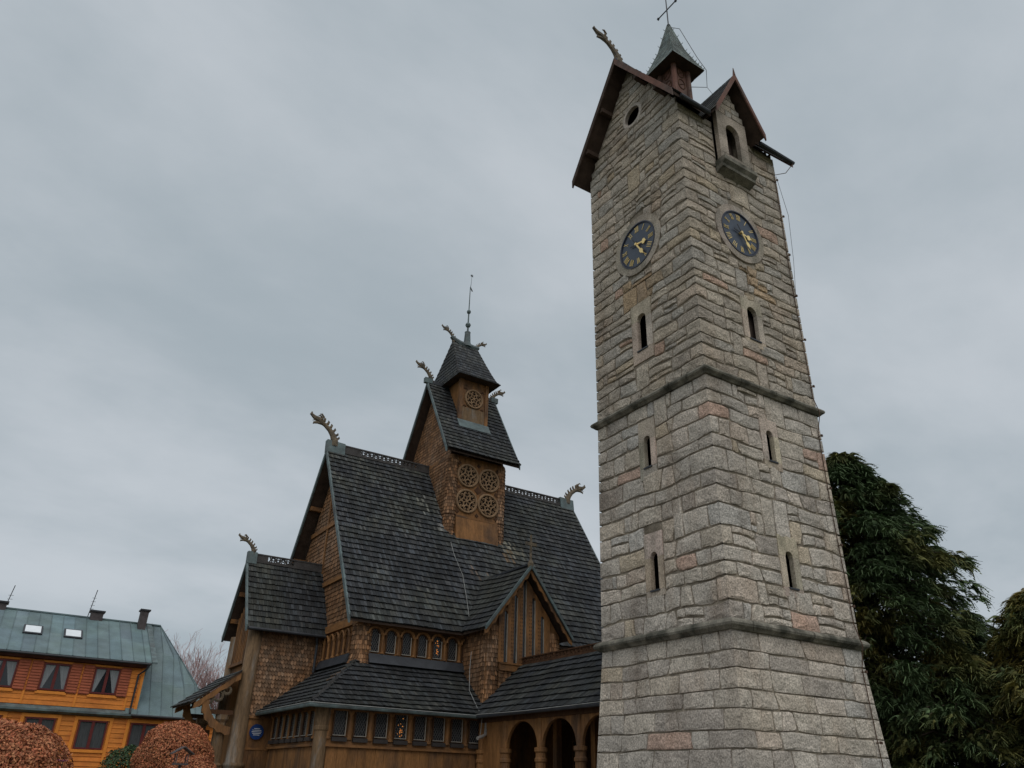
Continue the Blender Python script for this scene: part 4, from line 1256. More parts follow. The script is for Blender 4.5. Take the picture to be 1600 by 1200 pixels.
# porch canopy in front of the west door
mb = MB(); CXT, CZT, CXB, CZB = 7.62, 5.05, 6.12, 3.93
mb.hexa([(CXB, 32.15, CZB - .07), (CXB, 29.2, CZB - .07), (CXT, 29.2, CZT - .07), (CXT, 32.15, CZT - .07)], [(CXB, 32.15, CZB), (CXB, 29.2, CZB), (CXT, 29.2, CZT), (CXT, 32.15, CZT)])
canopy = mb.build('porch_canopy', 'soffit', church)
sh = MB(); ps = plane_pos((CXB, 32.15, CZB), (0, -1, 0), (CXT - CXB, 0, CZT - CZB)); LC = math.hypot(CXT - CXB, CZT - CZB)
shingles(sh, ps, -.06, LC, .27, .13, lambda b: [(-.02, 2.97)], th=.035, tone=(.8, 1.8)); sh.build('canopy_shingles', 'shingle', canopy, kind='stuff')
for yy in (29.22, 32.0):
    mb = MB()
    e0, e1 = Vector((CXB + .1, yy, CZB - .05)), Vector((CXT, yy, CZT - .08))
    n = 7; lo = []
    for i in range(n + 1):
        p = e0.lerp(e1, i / n); lo.append(p - V(0, 0, .17 + .06 * (i % 2)))
    mb.prism([e0, e1] + lo[::-1], (0, .09, 0)); mb.build('carved_barge_board', 'wood', canopy)
    mb = MB()
    o_, i_ = [], []
    for k in range(13):      # curved brace with a scalloped inner edge
        t = math.pi / 2 * k / 12; x, z = 7.56 - .98 * math.sin(t), 4.10 - 1.0 * math.cos(t)
        w = .10 + (.05 if k % 2 else 0)
        o_.append((x + .12 * math.sin(t), yy + .02, z + .12 * math.cos(t))); i_.append((x - w * math.sin(t), yy + .02, z - w * math.cos(t)))
    mb.prism(o_ + i_[::-1], (0, .12, 0)); mb.build('carved_bracket', 'wood', canopy)
    mb = MB()
    for cx_, cz_, r_ in ((6.98, 4.16, .15), (7.25, 4.36, .12), (6.72, 4.02, .09)):
        mb.tube([(cx_ + r_ * math.cos(q), yy + .08, cz_ + r_ * math.sin(q)) for q in [2 * math.pi * k / 10 for k in range(11)]], .05, 5)
    mb.build('carved_scroll', 'carved', canopy)
    mb = MB().lathe((7.30, yy + .32, 0), [(.24, 0), (.24, 2.0), (.26, 2.05), (.19, 2.12), (.17, 3.35), (.23, 3.45), (.23, 3.6)], 12); mb.build('porch_post', 'wood_grey', canopy)
    mb = MB().box((6.55, yy + .14, 3.60), (7.6, yy + .24, 3.74)); mb.build('porch_beam', 'wood_dark', canopy)

# --- ridge turret with rosettes
TXL, TXR, TYF = 14.98, 17.82, 28.60
TYB = 2 * YR - TYF
mb = MB(); mb.box((TXL, TYF + .05, 9.8), (TXR, TYB, 14.9))
TE_Y, TE_Z, TR_Z, TVX0, TVX1 = 28.15, 14.86, 19.2, 14.52, 18.33
TK = (TR_Z - TE_Z) / (YR - TE_Y)
for x in (TXL, TXR - .1):
    mb.prism([(x, TYF + .1, 14.9), (x, TYB - .1, 14.9), (x, YR, TR_Z - .3)], (.1, 0, 0))
mb.build('turret_wall', 'wood', church)
sc = MB(); ps = plane_pos((TXL - .01, TYB, 12.0), (0, -1, 0), (0, 0, 1))
def tspan(b):
    z = 12.0 + b
    lim = TYB - YR if z < 14.9 else (TR_Z - .35 - z) / TK
    return [(TYB - YR - lim, TYB - YR + lim)] if lim > .1 else []
shingles(sc, ps, 0, TR_Z - .5 - 12.0, .15, .11, tspan, th=.032, tone=(.65, 1.5), point=.02)
for cx_ in (TXL + .18, TXR - .18):
    round_scales(sc, cx_, TYF + .2, .27, 10.9, 14.8, math.pi * .95, math.pi * 2.05, rowh=.15, w=.09, flare=.05)
sc.build('turret_scales', 'scale', church, kind='stuff')
for z in (12.05,):
    for cx_ in (TXL + .18, TXR - .18):
        mb = MB().lathe((cx_, TYF + .2, z), [(.285, -.03), (.32, 0), (.285, .03)], 12); mb.build('post_band', 'wood_dark', church)
mb = MB().box((TXL - .04, TYF + .3, 14.72), (TXL + .05, TYB, 14.86)); mb.build('tie_beam', 'wood_h', church)
mb = MB().box((TXL - .03, YR - .06, 14.9), (TXL + .05, YR + .06, TR_Z - .4)); mb.build('gable_post', 'wood', church)
x = TXL + .4
while x < TXR - .45:
    w = .29; x1 = min(x + w, TXR - .4)
    mb = MB().box((x + .003, TYF - .02 + rnd(0, .008), 12.05), (x1 - .003, TYF + .06, 14.86)); mb.build('panel_board', 'wood', church); x = x1
mb = MB().box((TXL + .36, TYF - .10, 11.98), (TXR - .36, TYF + .06, 12.06)); mb.build('panel_ledge', 'wood_h', church)
mb = MB().prism([(TXL + .36, TYF - .02, 11.97), (TXL + .36, TYF - .02, 11.2), (TXL + .36, TYF - .22, 10.95), (TXL + .36, TYF - .10, 11.97)], (TXR - TXL - .72, 0, 0)); mb.build('panel_foot', 'wood', church)


def rosette(cx_, y, z, r):
    mb = MB(); mb.hexa([(cx_ + r * .9 * math.cos(2 * math.pi * i / 24), y, z + r * .9 * math.sin(2 * math.pi * i / 24)) for i in range(24)],
                       [(cx_ + r * .9 * math.cos(2 * math.pi * i / 24), y - .012, z + r * .9 * math.sin(2 * math.pi * i / 24)) for i in range(24)])
    ro = mb.build('rosette', 'void', church)
    mb = MB(); mb.tube([(cx_ + r * math.cos(2 * math.pi * i / 28), y - .03, z + r * math.sin(2 * math.pi * i / 28)) for i in range(29)], r * .12, 6)
    mb.build('ring', 'white_wood', ro)
    for k in range(6):
        a = k * math.pi / 3 + math.pi / 6
        mb = MB()
        def q(u, v): return (cx_ + u * math.cos(a) - v * math.sin(a), y - .03, z + u * math.sin(a) + v * math.cos(a))
        arc = [(r * (.63 + .24 * math.cos(t)), r * .27 * math.sin(t)) for t in [math.pi * (.28 + 1.44 * j / 10) for j in range(11)]]
        cur = [(r * (.80 - .10 * (1 - math.cos(t))), s_ * r * (.17 - .09 * math.sin(t))) for s_ in (1,) for t in (0, .9, 1.8)]
        mb.tube([q(*p) for p in arc], [r * .05] + [r * .075] * 9 + [r * .05], 5)
        for s_ in (-1, 1):
            mb.tube([q(r * .83, s_ * r * .21), q(r * .76, s_ * r * .10), q(r * .66, s_ * r * .09), q(r * .65, s_ * r * .15)], [r * .06, r * .055, r * .05, r * .04], 5)
        mb.tube([q(r * .12, 0), q(r * .42, 0)], [r * .05, r * .08], 5)
        mb.build('petal', 'white_wood', ro)
    mb = MB(); mb.hexa([(cx_ + r * .17 * math.cos(2 * math.pi * i / 10), y, z + r * .17 * math.sin(2 * math.pi * i / 10)) for i in range(10)], [(cx_ + r * .12 * math.cos(2 * math.pi * i / 10), y - .06, z + r * .12 * math.sin(2 * math.pi * i / 10)) for i in range(10)])
    mb.build('hub', 'white_wood', ro)


for cx_ in (15.86, 16.96):
    for z in (12.78, 13.97): rosette(cx_, TYF - .02, z, .50)
for (cx_, z) in ((16.41, 13.38), (15.45, 13.38), (17.37, 13.38), (16.41, 14.55), (16.41, 12.22), (15.42, 14.5), (17.4, 14.5), (15.42, 12.25), (17.4, 12.25)):
    mb = MB(); r = .20 if (cx_, z) == (16.41, 13.38) else .11
    mb.hexa([(cx_ + r * math.cos(a), TYF - .022, z + r * math.sin(a)) for a in [math.pi / 2 * i for i in range(4)]], [(cx_ + r * .8 * math.cos(a), TYF - .032, z + r * .8 * math.sin(a)) for a in [math.pi / 2 * i for i in range(4)]])
    mb.build('pierced_carving', 'wood_dark', church)
troof2 = gable_roof('turret_roof', TVX0, TVX1, TE_Y, YR, TE_Z, TR_Z, .1)
SLT = math.hypot(YR - TE_Y, TR_Z - TE_Z); sh = MB()
tsag = lambda a, b: .10 * max(0, 1 - b / 1.6) ** 2
ps = plane_pos((TVX0, TE_Y, TE_Z), (1, 0, 0), (0, YR - TE_Y, TR_Z - TE_Z), .015, tsag)
shingles(sh, ps, -.05, SLT, .27, .115, lambda b: [(-.01, TVX1 - TVX0 + .01)], th=.055, tone=(.6, 1.4))
ps = plane_pos((TVX1, 2 * YR - TE_Y, TE_Z), (-1, 0, 0), (0, TE_Y - YR, TR_Z - TE_Z), .015)
shingles(sh, ps, -.05, SLT, .27, .2, lambda b: [(-.01, TVX1 - TVX0 + .01)], th=.055)
sh.build('turret_shingles', 'shingle', troof2, kind='stuff')
for xx, s in ((TVX0, -1), (TVX1, 1)):
    for sg in (1, -1):
        yy = TE_Y if sg > 0 else 2 * YR - TE_Y
        e0, e1 = Vector((xx, yy, TE_Z)), Vector((xx, YR, TR_Z))
        mb = MB().prism([e0 + V(0, 0, .07), e1 + V(0, 0, .07), e1 - V(0, 0, .17), e0 - V(0, 0, .17)], (s * .06, 0, 0)); mb.build('verge_flashing', 'verdigris', troof2)
    mb = MB().box((xx - .2, YR - .1, TR_Z - .05), (xx + .2, YR + .1, TR_Z + .22)); mb.build('ridge_flashing', 'verdigris', troof2)
mb = MB().box((TVX0 + .1, YR - .06, TR_Z - .02), (TVX1 - .1, YR + .06, TR_Z + .15)); mb.build('ridge_cap', 'lead', troof2)
dragon((TVX0 + .05, YR, TR_Z + .2), -1, .62, church)
dragon((TVX1 - .05, YR, TR_Z + .1), 1, .55, church)
# lantern above
LX0, LX1, LYF = 15.68, 17.12, 29.39
LYB = 2 * YR - LYF
mb = MB().box((LX0, LYF, 16.2), (LX1, LYB, 19.3)); mb.build('lantern_wall', 'wood', church)
for x in (LX0, LX1):
    mb = MB().box((x - .09, LYF - .06, 16.6), (x + .09, LYF + .1, 19.25)); mb.build('lantern_post', 'wood', church)
mb = MB().box((LX0 + .10, LYF - .03, 16.75), (LX1 - .10, LYF + .01, 17.75)); mb.build('lantern_boards', 'wood_grey', church)
mb = MB().prism([(LX0 - .14, LYF - .05, 17.05), (LX0 - .14, LYF - .30, 16.62), (LX0 - .14, LYF - .33, 16.55), (LX0 - .14, LYF - .05, 16.55)], (LX1 - LX0 + .28, 0, 0)); mb.build('lantern_flashing', 'verdigris', church)
rosette(16.40, LYF - .015, 18.28, .46)
for cx_, z in ((15.92, 18.78), (16.88, 18.78), (15.92, 17.85), (16.88, 17.85)):
    mb = MB(); r = .1
    mb.prism([(cx_ - r, LYF - .01, z - r * .5), (cx_ + r, LYF - .01, z - r * .5), (cx_, LYF - .01, z + r * .5)], (0, -.02, 0)); mb.build('pierced_carving', 'wood_dark', church)
# cap roof: hipped, bell-cast
PX, PE_X, PE_Y, PZ = 16.44, 1.16, 1.80, 19.22
RXH, PT = .72, 21.95
prof = [(0.0, 0.0), (.16, .09), (.40, .33), (.72, .68), (1.0, 1.0)]


def cap(u, side, s):      # u 0 at the eave, 1 at the ridge
    i = 0
    while i < len(prof) - 2 and u > prof[i + 1][0]: i += 1
    t = (u - prof[i][0]) / (prof[i + 1][0] - prof[i][0])
    hz = prof[i][1] + t * (prof[i + 1][1] - prof[i][1])
    ex_ = PE_X + (RXH - PE_X) * u; ey_ = PE_Y * (1 - u) + .04 * u
    z = PZ + (PT - PZ) * hz
    if side == 'S': return Vector((PX + s * ex_, YR - ey_, z))
    if side == 'N': return Vector((PX - s * ex_, YR + ey_, z))
    if side == 'W': return Vector((PX - ex_, YR - s * ey_, z))
    return Vector((PX + ex_, YR + s * ey_, z))


mb = MB(); sh = MB()
for side in 'SNWE':
    for (u0, _), (u1, _) in zip(prof[:-1], prof[1:]):
        mb.poly([cap(u0, side, -1), cap(u0, side, 1), cap(u1, side, 1), cap(u1, side, -1)])
    half = PE_X if side in 'SN' else PE_Y
    LB = 3.3
    pos = lambda a, b, side=side, half=half: cap(max(-.02, min(1, b / LB)), side, a / half)
    shingles(sh, pos, -.03, LB, .26, .13, lambda b, half=half: [(-half, half)], th=.03, tone=(.75, 1.7), wj=.25)
mb.poly([(PX - PE_X, YR - PE_Y, PZ), (PX - PE_X, YR + PE_Y, PZ), (PX + PE_X, YR + PE_Y, PZ), (PX + PE_X, YR - PE_Y, PZ)])
lroof = mb.build('lantern_roof', 'soffit', church)
sh.build('lantern_shingles', 'shingle', lroof, kind='stuff')
mb = MB()
mb.tube([(PX - RXH - .1, YR, PT + .28), (PX - RXH * .8, YR, PT + .12), (PX - .3, YR, PT + .02), (PX, YR, PT), (PX + .3, YR, PT + .02), (PX + RXH * .8, YR, PT + .02), (PX + RXH + .1, YR, PT + .1)], [.10, .15, .17, .18, .17, .15, .10], 8)
mb.lathe((PX + .12, YR, PT), [(.26, -.05), (.18, .25), (.15, .75), (.16, .85), (.05, .9), (.05, 1.15), (.11, 1.2), (.15, 1.3), (.11, 1.4), (.04, 1.45), (.035, 2.0), (.09, 2.05), (.115, 2.13), (.09, 2.21), (.03, 2.26), (.02, 3.7)], 10)
mb.build('spire', 'verdigris', church)
mb = MB().tube([(PX + .12, YR, PT + 3.6), (PX + .16, YR, PT + 4.0), (PX + .18, YR, PT + 4.5)], [.018, .01, .008], 5)
for k in range(4):
    a = math.pi / 4 * k; c = Vector((PX + .18, YR, PT + 4.5)); d = Vector((math.cos(a) * .09, 0, math.sin(a) * .09)); mb.tube([c - d, c + d], .015, 4)
mb.bar((PX + .12, YR, PT + 3.72), (PX + .26, YR, PT + 3.5), .03, .06); mb.build('spire_tip', 'iron', church)
dragon((PX - RXH - .02, YR, PT + .12), -1, .52, church)
dragon((PX + RXH + .02, YR, PT + .0), 1, .44, church)

# --- transept gable over the south entrance
GX, GW, GYV, GE, GA = 16.25, 1.86, 24.0, 6.64, 9.05
GYW = 24.4
mb = MB()
mb.box((14.68, GYW + .05, 0.0), (17.88, NY0 + .02, 6.7)); mb.prism([(14.68, GYW + .05, 6.7), (17.88, GYW + .05, 6.7), (GX, GYW + .05, GA - .2)], (0, 1.5, 0)); mb.build('transept_wall', 'wood', church)
mb = MB(); YB = 27.6
for sg in (-1, 1):
    lo = [(GX + sg * GW, GYV, GE - .1), (GX, GYV, GA - .1), (GX, YB, GA - .1), (GX + sg * GW, YB, GE - .1)]
    hi = [(x, y, z + .1) for x, y, z in lo]
    if sg < 0: lo, hi = lo[::-1], hi[::-1]
    mb.hexa(lo, hi)
groof = mb.build('transept_roof', 'soffit', church)
SLG = math.hypot(GW, GA - GE); sh = MB()
def vspan(b):
    t = max(0, min(1, b / SLG)); return [(0, EV_Y + t * (27.25 - EV_Y) - GYV + .25)]
ps0 = plane_pos((GX - GW, GYV, GE), (0, 1, 0), (GW, 0, GA - GE))
psm = lambda a, b: ps0(2.2 - a, b) + Vector((0, 0, .10 * max(0, (2.2 - a) / 2.2) ** 2))      # shingles sweep up towards the valley
def vspan_m(b):
    l = vspan(b)[0][1]; return [(2.2 - l, 2.2)]
shingles(sh, psm, -.06, SLG, .27, .11, vspan_m, th=.055, tone=(.6, 1.3))
ps = plane_pos((GX + GW, GYV, GE), (0, 1, 0), (-GW, 0, GA - GE))
shingles(sh, ps, -.06, SLG, .27, .11, vspan, th=.055, tone=(.6, 1.3))
sh.build('transept_shingles', 'shingle', groof, kind='stuff')
for sg in (-1, 1):
    e0, e1 = Vector((GX + sg * (GW + .04), GYV, GE - .04)), Vector((GX, GYV, GA))
    mb = MB().prism([e0 + V(0, 0, .07), e1 + V(0, 0, .07), e1 - V(0, 0, .08), e0 - V(0, 0, .08)], (0, -.08, 0)); mb.build('verge_flashing', 'verdigris', groof)
    mb = MB(); n = 14; lo = []
    for i in range(n + 1):
        p = e0.lerp(e1, i / n); lo.append(p - V(0, 0, .22 + (.10 if i % 2 else 0)))
    mb.prism([e0 - V(0, 0, .08), e1 - V(0, 0, .08)] + lo[::-1], (0, .05, 0)); mb.build('carved_barge_board', 'wood', groof)
mb = MB().box((GX - .06, GYV - .03, GA + .05), (GX + .06, YB - .4, GA + .12)); mb.build('ridge_cap', 'lead', groof)
mb = MB().lathe((GX, GYV + .02, GA - .15), [(.10, 0), (.12, .25), (.07, .34), (.05, .4), (.045, 1.35)], 8); crs = mb.build('cross_finial', 'carved', church)
mb = MB().box((GX - .24, GYV - .02, GA + .78), (GX + .24, GYV + .06, GA + .90)); mb.build('cross_arm', 'carved', crs)
# gable front: uprights with drilled strips between narrow arched slits
sc = MB()
for cx_ in (14.68 + .28, 17.88 - .28):
    round_scales(sc, cx_, GYW + .25, .30, 3.9, 6.75, math.pi * .95, math.pi * 2.05, rowh=.15, w=.085)
ps = plane_pos((14.66, NY0 + .05, 4.0), (0, -1, 0), (0, 0, 1)); shingles(sc, ps, 0, 2.6, .15, .1, lambda b: [(0, NY0 - GYW - .2)], th=.03, tone=(.55, 1.3), point=.02)
ps = plane_pos((15.2, GYW + .02, 3.9), (1, 0, 0), (0, 0, 1)); shingles(sc, ps, 0, 1.45, .15, .1, lambda b: [(0, 2.1)], th=.03, tone=(.6,1.5), point=.02)
sc.build('transept_scales', 'scale', church, kind='stuff')
mb = MB().box((15.2, GYW - .06, 5.28), (17.4, GYW + .06, 5.50)); mb.box((15.2, GYW - .10, 5.50), (17.4, GYW + .06, 5.55)); mb.build('gable_sill', 'wood_h', church)
def gz(x): return GA - .28 - abs(x - GX) * (GA - GE) / GW
xs_slit = [15.45, 15.87, 16.25, 16.66, 17.06]
tops = [7.35, 7.98, 8.62, 7.98, 7.35]
mb = MB()
for i in range(4): pass
edges = [15.14] + [(xs_slit[i] + xs_slit[i + 1]) / 2 for i in range(4)] + [17.40]
for i, (xs_, zt) in enumerate(zip(xs_slit, tops)):
    for (xa, xb) in ((edges[i], xs_ - .07), (xs_ + .07, edges[i + 1])):
        mb = MB(); mb.prism([(xa, GYW + .05, 5.56), (xb, GYW + .05, 5.56), (xb, GYW + .05, max(5.8, gz(xb))), (xa, GYW + .05, max(5.8, gz(xa)))], (0, -.07 - rnd(0, .01), 0)); mb.build('gable_board', 'wood', church)
    mb = MB()
    arc = [(xs_ + .07 * math.cos(a), zt - .07 + .07 * math.sin(a)) for a in [math.pi * k / 6 for k in range(7)]]
    mb.prism([(x, GYW + .05, z) for x, z in arc] + [(xs_ - .07, GYW + .05, zt + .12), (xs_ + .07, GYW + .05, zt + .12)], (0, -.065, 0)); mb.build('slit_head', 'wood', church)
    mb = MB().box((xs_ - .068, GYW + .03, 5.56), (xs_ + .068, GYW + .048, zt)); sl_ = mb.build('slit_window', 'glass', church)
    mb = MB().box((xs_ + .045, GYW - .03, 5.58), (xs_ + .066, GYW + .03, zt - .1)); mb.build('pale_strip', 'white_trim', sl_)
    mb = MB(); z = 5.7
    while z < zt - .15:
        for dx_ in (-.035, .035): mb.box((xs_ - .14 + dx_ - .012, GYW - .032, z), (xs_ - .14 + dx_ + .012, GYW - .018, z + .05))
        z += .13
    mb.build('drilled_strip', 'wood_dark', church, kind='stuff')
mb = MB().box((17.88, GYW + .3, 5.9), (18.3, NY0, 6.1)); mb.build('eave_ledge', 'shingle', church)
# thin white cable hanging down the roof
def nroof_pt(x, f): return Vector((x, EV_Y + (YR - EV_Y) * f, EV_Z + (RG_Z - EV_Z) * f + .12))
mb = MB().tube([nroof_pt(15.0, .50), nroof_pt(14.98, .42), nroof_pt(15.1, .30), nroof_pt(14.95, .16), nroof_pt(14.75, .02), (14.72, 25.5, 6.4), (14.55, 25.3, 5.35), (14.4, 25.0, 4.6), (14.32, 24.3, 4.02), (14.3, 23.88, 3.7), (14.28, 23.95, 3.1)], .012, 4)
mb.build('roof_cable', 'white_cable', church)
mb = MB().tube([(14.52, 23.98, 3.62), (14.52, 23.98, 3.35), (14.45, 23.9, 3.15), (14.28, 23.8, 3.08), (14.05, 23.72, 3.02)], .055, 8); mb.build('downpipe_elbow', 'zinc', church)

# ================================================================== COVERED WALKWAY
WX, WE, WRZ, WEZ = 16.2, 14.2, 5.55, 3.76
WY0, WY1 = 16.7, 24.42
walk = thing('covered_walkway', 'low open arcade walkway with shingled gable roof between church and tower', 'walkway', (WX, 20.5, 0))
mb = MB()
for sg in (-1, 1):
    lo = [(WX + sg * 2.0, WY0, WEZ - .1), (WX, WY0, WRZ - .1), (WX, WY1, WRZ - .1), (WX + sg * 2.0, WY1, WEZ - .1)]
    hi = [(x, y, z + .1) for x, y, z in lo]
    if sg < 0: lo, hi = lo[::-1], hi[::-1]
    mb.hexa(lo, hi)
wroof = mb.build('roof', 'soffit', walk)
SLW = math.hypot(2, WRZ - WEZ); sh = MB()
ps = plane_pos((WX - 2.0, WY1, WEZ), (0, -1, 0), (2.0, 0, WRZ - WEZ), .02)
shingles(sh, ps, -.07, SLW, .29, .14, lambda b: [(-.3 if b < .5 else 0, WY1 - WY0)], th=.06, tone=(.6, 1.25))
ps = plane_pos((WX + 2.0, WY0, WEZ), (0, 1, 0), (-2.0, 0, WRZ - WEZ), .02)
shingles(sh, ps, -.07, SLW, .29, .2, lambda b: [(0, WY1 - WY0)], th=.06)
sh.build('roof_shingles', 'shingle', wroof, kind='stuff')
crest(WY0, WY1 - .05, WX, WRZ, .24, [], axis='y', parent=walk, mat='wood_dark', step=.2)
mb = MB().tube([(WX - 2.07, WY1 - .3, WEZ - .08), (WX - 2.07, WY0, WEZ - .08)], .06, 8); mb.build('gutter', 'lead', walk)
mb = MB().tube([(WX - 2.13, WY1 - .4, WEZ - .02), (WX - 2.14, 21, WEZ - .06), (WX - 2.13, WY0, WEZ - .03)], .012, 4); mb.build('light_string_cable', 'white_cable', walk)
WCX = 14.55
mb = MB().box((WCX - .12, WY0, 3.52), (WCX + .12, WY1, WEZ + .1)); mb.build('head_beam', 'wood_dark', walk)
cols = [24.25, 22.78, 20.83, 18.90, 17.0]
for y in cols[:-1] + [17.0]:
    mb = MB().lathe((WCX, y, 0), [(.24, 0), (.24, .5), (.165, .6), (.16, 2.30), (.19, 2.33), (.19, 2.40), (.16, 2.44), (.16, 2.56), (.20, 2.60), (.20, 2.70), (.12, 2.72), (.12, 3.52)], 14); mb.build('column', 'wood', walk)
for ya, yb in zip(cols[1:-1], cols[2:]):      # arched spandrels
    r = (ya - yb) / 2 - .13; yc = (ya + yb) / 2; zsp = 2.72; rh = .76
    arc = [(yc + r * math.cos(a), zsp + rh * math.sin(a)) for a in [math.pi * k / 14 for k in range(15)]]
    mb = MB()
    for (y0_, z0_), (y1_, z1_) in zip(arc[:-1], arc[1:]):
        mb.hexa([(WCX - .05, y0_, z0_), (WCX + .05, y0_, z0_), (WCX + .05, y1_, z1_), (WCX - .05, y1_, z1_)], [(WCX - .05, y0_, 3.55), (WCX + .05, y0_, 3.55), (WCX + .05, y1_, 3.55), (WCX - .05, y1_, 3.55)])
    mb.build('arch', 'wood', walk)
for y0_, y1_ in ((WY0, 17.13), (18.77, 19.03), (20.70, 20.96), (22.65, 22.91)):
    mb = MB().box((WCX - .045, y0_, 2.72), (WCX + .045, y1_, 3.55)); mb.build('spandrel', 'wood', walk)
mb = MB().box((WCX - .05, 22.91, .18), (WCX + .05, WY1, 3.55)); mb.build('end_wall', 'wood', walk)
mb = MB().box((17.9, WY0, .2), (18.02, WY1, 3.8)); mb.build('back_wall', 'wood_dark', walk)
mb = MB().box((14.7, 17.0, 3.6), (17.9, WY1, 3.66)); mb.build('ceiling', 'wood_dark', walk)
for i in range(5):
    y = 17.9 + 1.35 * i
    mb = MB().box((17.86, y - .3, 2.0), (17.90, y + .3, 3.1)); w = mb.build('window', 'glass', walk)
    mb = MB()
    for a, b in (((17.84, y - .34, 1.96), (17.89, y - .29, 3.14)), ((17.84, y + .29, 1.96), (17.89, y + .34, 3.14)), ((17.84, y - .29, 1.96), (17.89, y + .29, 2.01)), ((17.84, y - .29, 3.09), (17.89, y + .29, 3.14)), ((17.84, y - .02, 2.01), (17.885, y + .02, 3.09))): mb.box(a, b)
    mb.build('frame', 'wood', w)
for i in range(3):
    y = 18.0 + 1.95 * i
    mb = MB().box((15.9, y, 0.02), (16.1, y + .2, 3.6)); mb.build('inner_post', 'wood', walk)
mb = MB()
x = 14.3
mb.box((14.4, WY0, 0.0), (18.1, WY1, .18)); mb.build('floor', 'moss_stone', walk)

# --- blue round plaque on the vestibule wall
mb = MB()
NSG = 24; pc = (8.50, 29.34, 3.12)
mb.hexa([(pc[0] + .245 * math.cos(2 * math.pi * i / NSG), pc[1] + .035, pc[2] + .245 * math.sin(2 * math.pi * i / NSG)) for i in range(NSG)][::-1], [(pc[0] + .245 * math.cos(2 * math.pi * i / NSG), pc[1], pc[2] + .245 * math.sin(2 * math.pi * i / NSG)) for i in range(NSG)][::-1])
plq = mb.build('wall_plaque', 'blue_sign', None, loc=pc)
tag(plq, 'small round blue plaque with pale lines on the brown vestibule wall', 'plaque')
for k, (zz, hwid) in enumerate(((.10, .10), (.05, .15), (.0, .17), (-.05, .15), (-.10, .11))):
    mb = MB().box((pc[0] - hwid, pc[1] - .006, pc[2] + zz - .010), (pc[0] + hwid, pc[1] - .001, pc[2] + zz + .010)); mb.build('printed_line', 'sign_white', plq)

# ================================================================== ORANGE HOUSE BEHIND
HY = 50.0
house = thing('orange_house', 'orange timber guest house with blue green copper roof and red shutters', 'house', (2.0, HY + 5, 0))
HX0, HX1, UX1 = -9.0, 12.0, 7.68
mb = MB(); mb.box((HX0, HY + .06, 0), (HX1 - .1, HY + 10, 4.6)); mb.box((HX0, HY + .08, 4.6), (UX1 - .03, HY + 9.9, 7.2)); mb.build('wall', 'orange', house)
LOWW = [(-9.94 + 2.5 * k, 1.37) for k in range(1, 8)] + [(8.29, 1.42)]
LOWC = [-6.85, -4.35, -1.85, .70, 3.20, 5.71, 8.28]
UPC = [-6.6, -4.13, -1.66, .81, 3.29, 5.78]
def cuts(x0, x1, cs, hwid):
    r = []; x = x0
    for c in sorted(cs):
        if c + hwid < x0 or c - hwid > x1: continue
        if c - hwid > x: r.append((x, c - hwid))
        x = c + hwid
    if x < x1: r.append((x, x1))
    return r
z = 0.4      # cladding boards, cut at the windows
while z < 4.42:
    z1 = min(z + .235, 4.42)
    segs = cuts(0.0 if z > 1.4 else -2, HX1, LOWC, .78) if 2.75 < z + .1 < 4.32 else [(-2, HX1)]
    for a, b in segs:
        mb = MB(); mb.prism([(a, HY + .06, z), (a, HY + rnd(-.004, .004), z + .008), (a, HY + .03, z1), (a, HY + .06, z1)], (b - a, 0, 0)); mb.build('plank', 'orange', house)
    z = z1
z = 4.85
while z < 7.05:
    z1 = min(z + .235, 7.05)
    segs = cuts(-2, UX1 - .16, UPC, .74) if 5.5 < z + .1 < 6.98 else [(-2, UX1 - .16)]
    for a, b in segs:
        mb = MB(); mb.prism([(a, HY + .08, z), (a, HY + .03, z + .008), (a, HY + .055, z1), (a, HY + .08, z1)], (b - a, 0, 0)); mb.build('plank', 'orange', house)
    z = z1
for c in LOWC:      # pilaster boards beside the windows
    for s in (-1, 1):
        mb = MB().box((c + s * .86 - .08, HY - .03, .4), (c + s * .86 + .08, HY + .05, 4.42)); mb.build('upright_board', 'orange_trim', house)
    mb = MB().box((c - .78, HY - .025, 4.26), (c + .78, HY + .05, 4.42)); mb.build('head_board', 'orange_trim', house)
    mb = MB().box((c - .78, HY - .06, 2.70), (c + .78, HY + .05, 2.84)); mb.build('sill_board', 'orange_trim', house)
for c in UPC:
    mb = MB().box((c - .74, HY - .02, 5.40), (c + .74, HY + .06, 5.54)); mb.build('sill_board', 'orange_trim', house)
    mb = MB().box((c - .74, HY - .01, 6.95), (c + .74, HY + .06, 7.05)); mb.build('head_board', 'orange_trim', house)
    for s in (1,):
        mb = MB().box((c + s * 1.235 - .05, HY - .0, 4.85), (c + s * 1.235 + .05, HY + .07, 5.5)); mb.build('upright_board', 'orange_trim', house)
mb = MB().box((UX1 - .16, HY - .0, 4.80), (UX1, HY + .09, 7.12)); mb.build('corner_board', 'orange_trim', house)


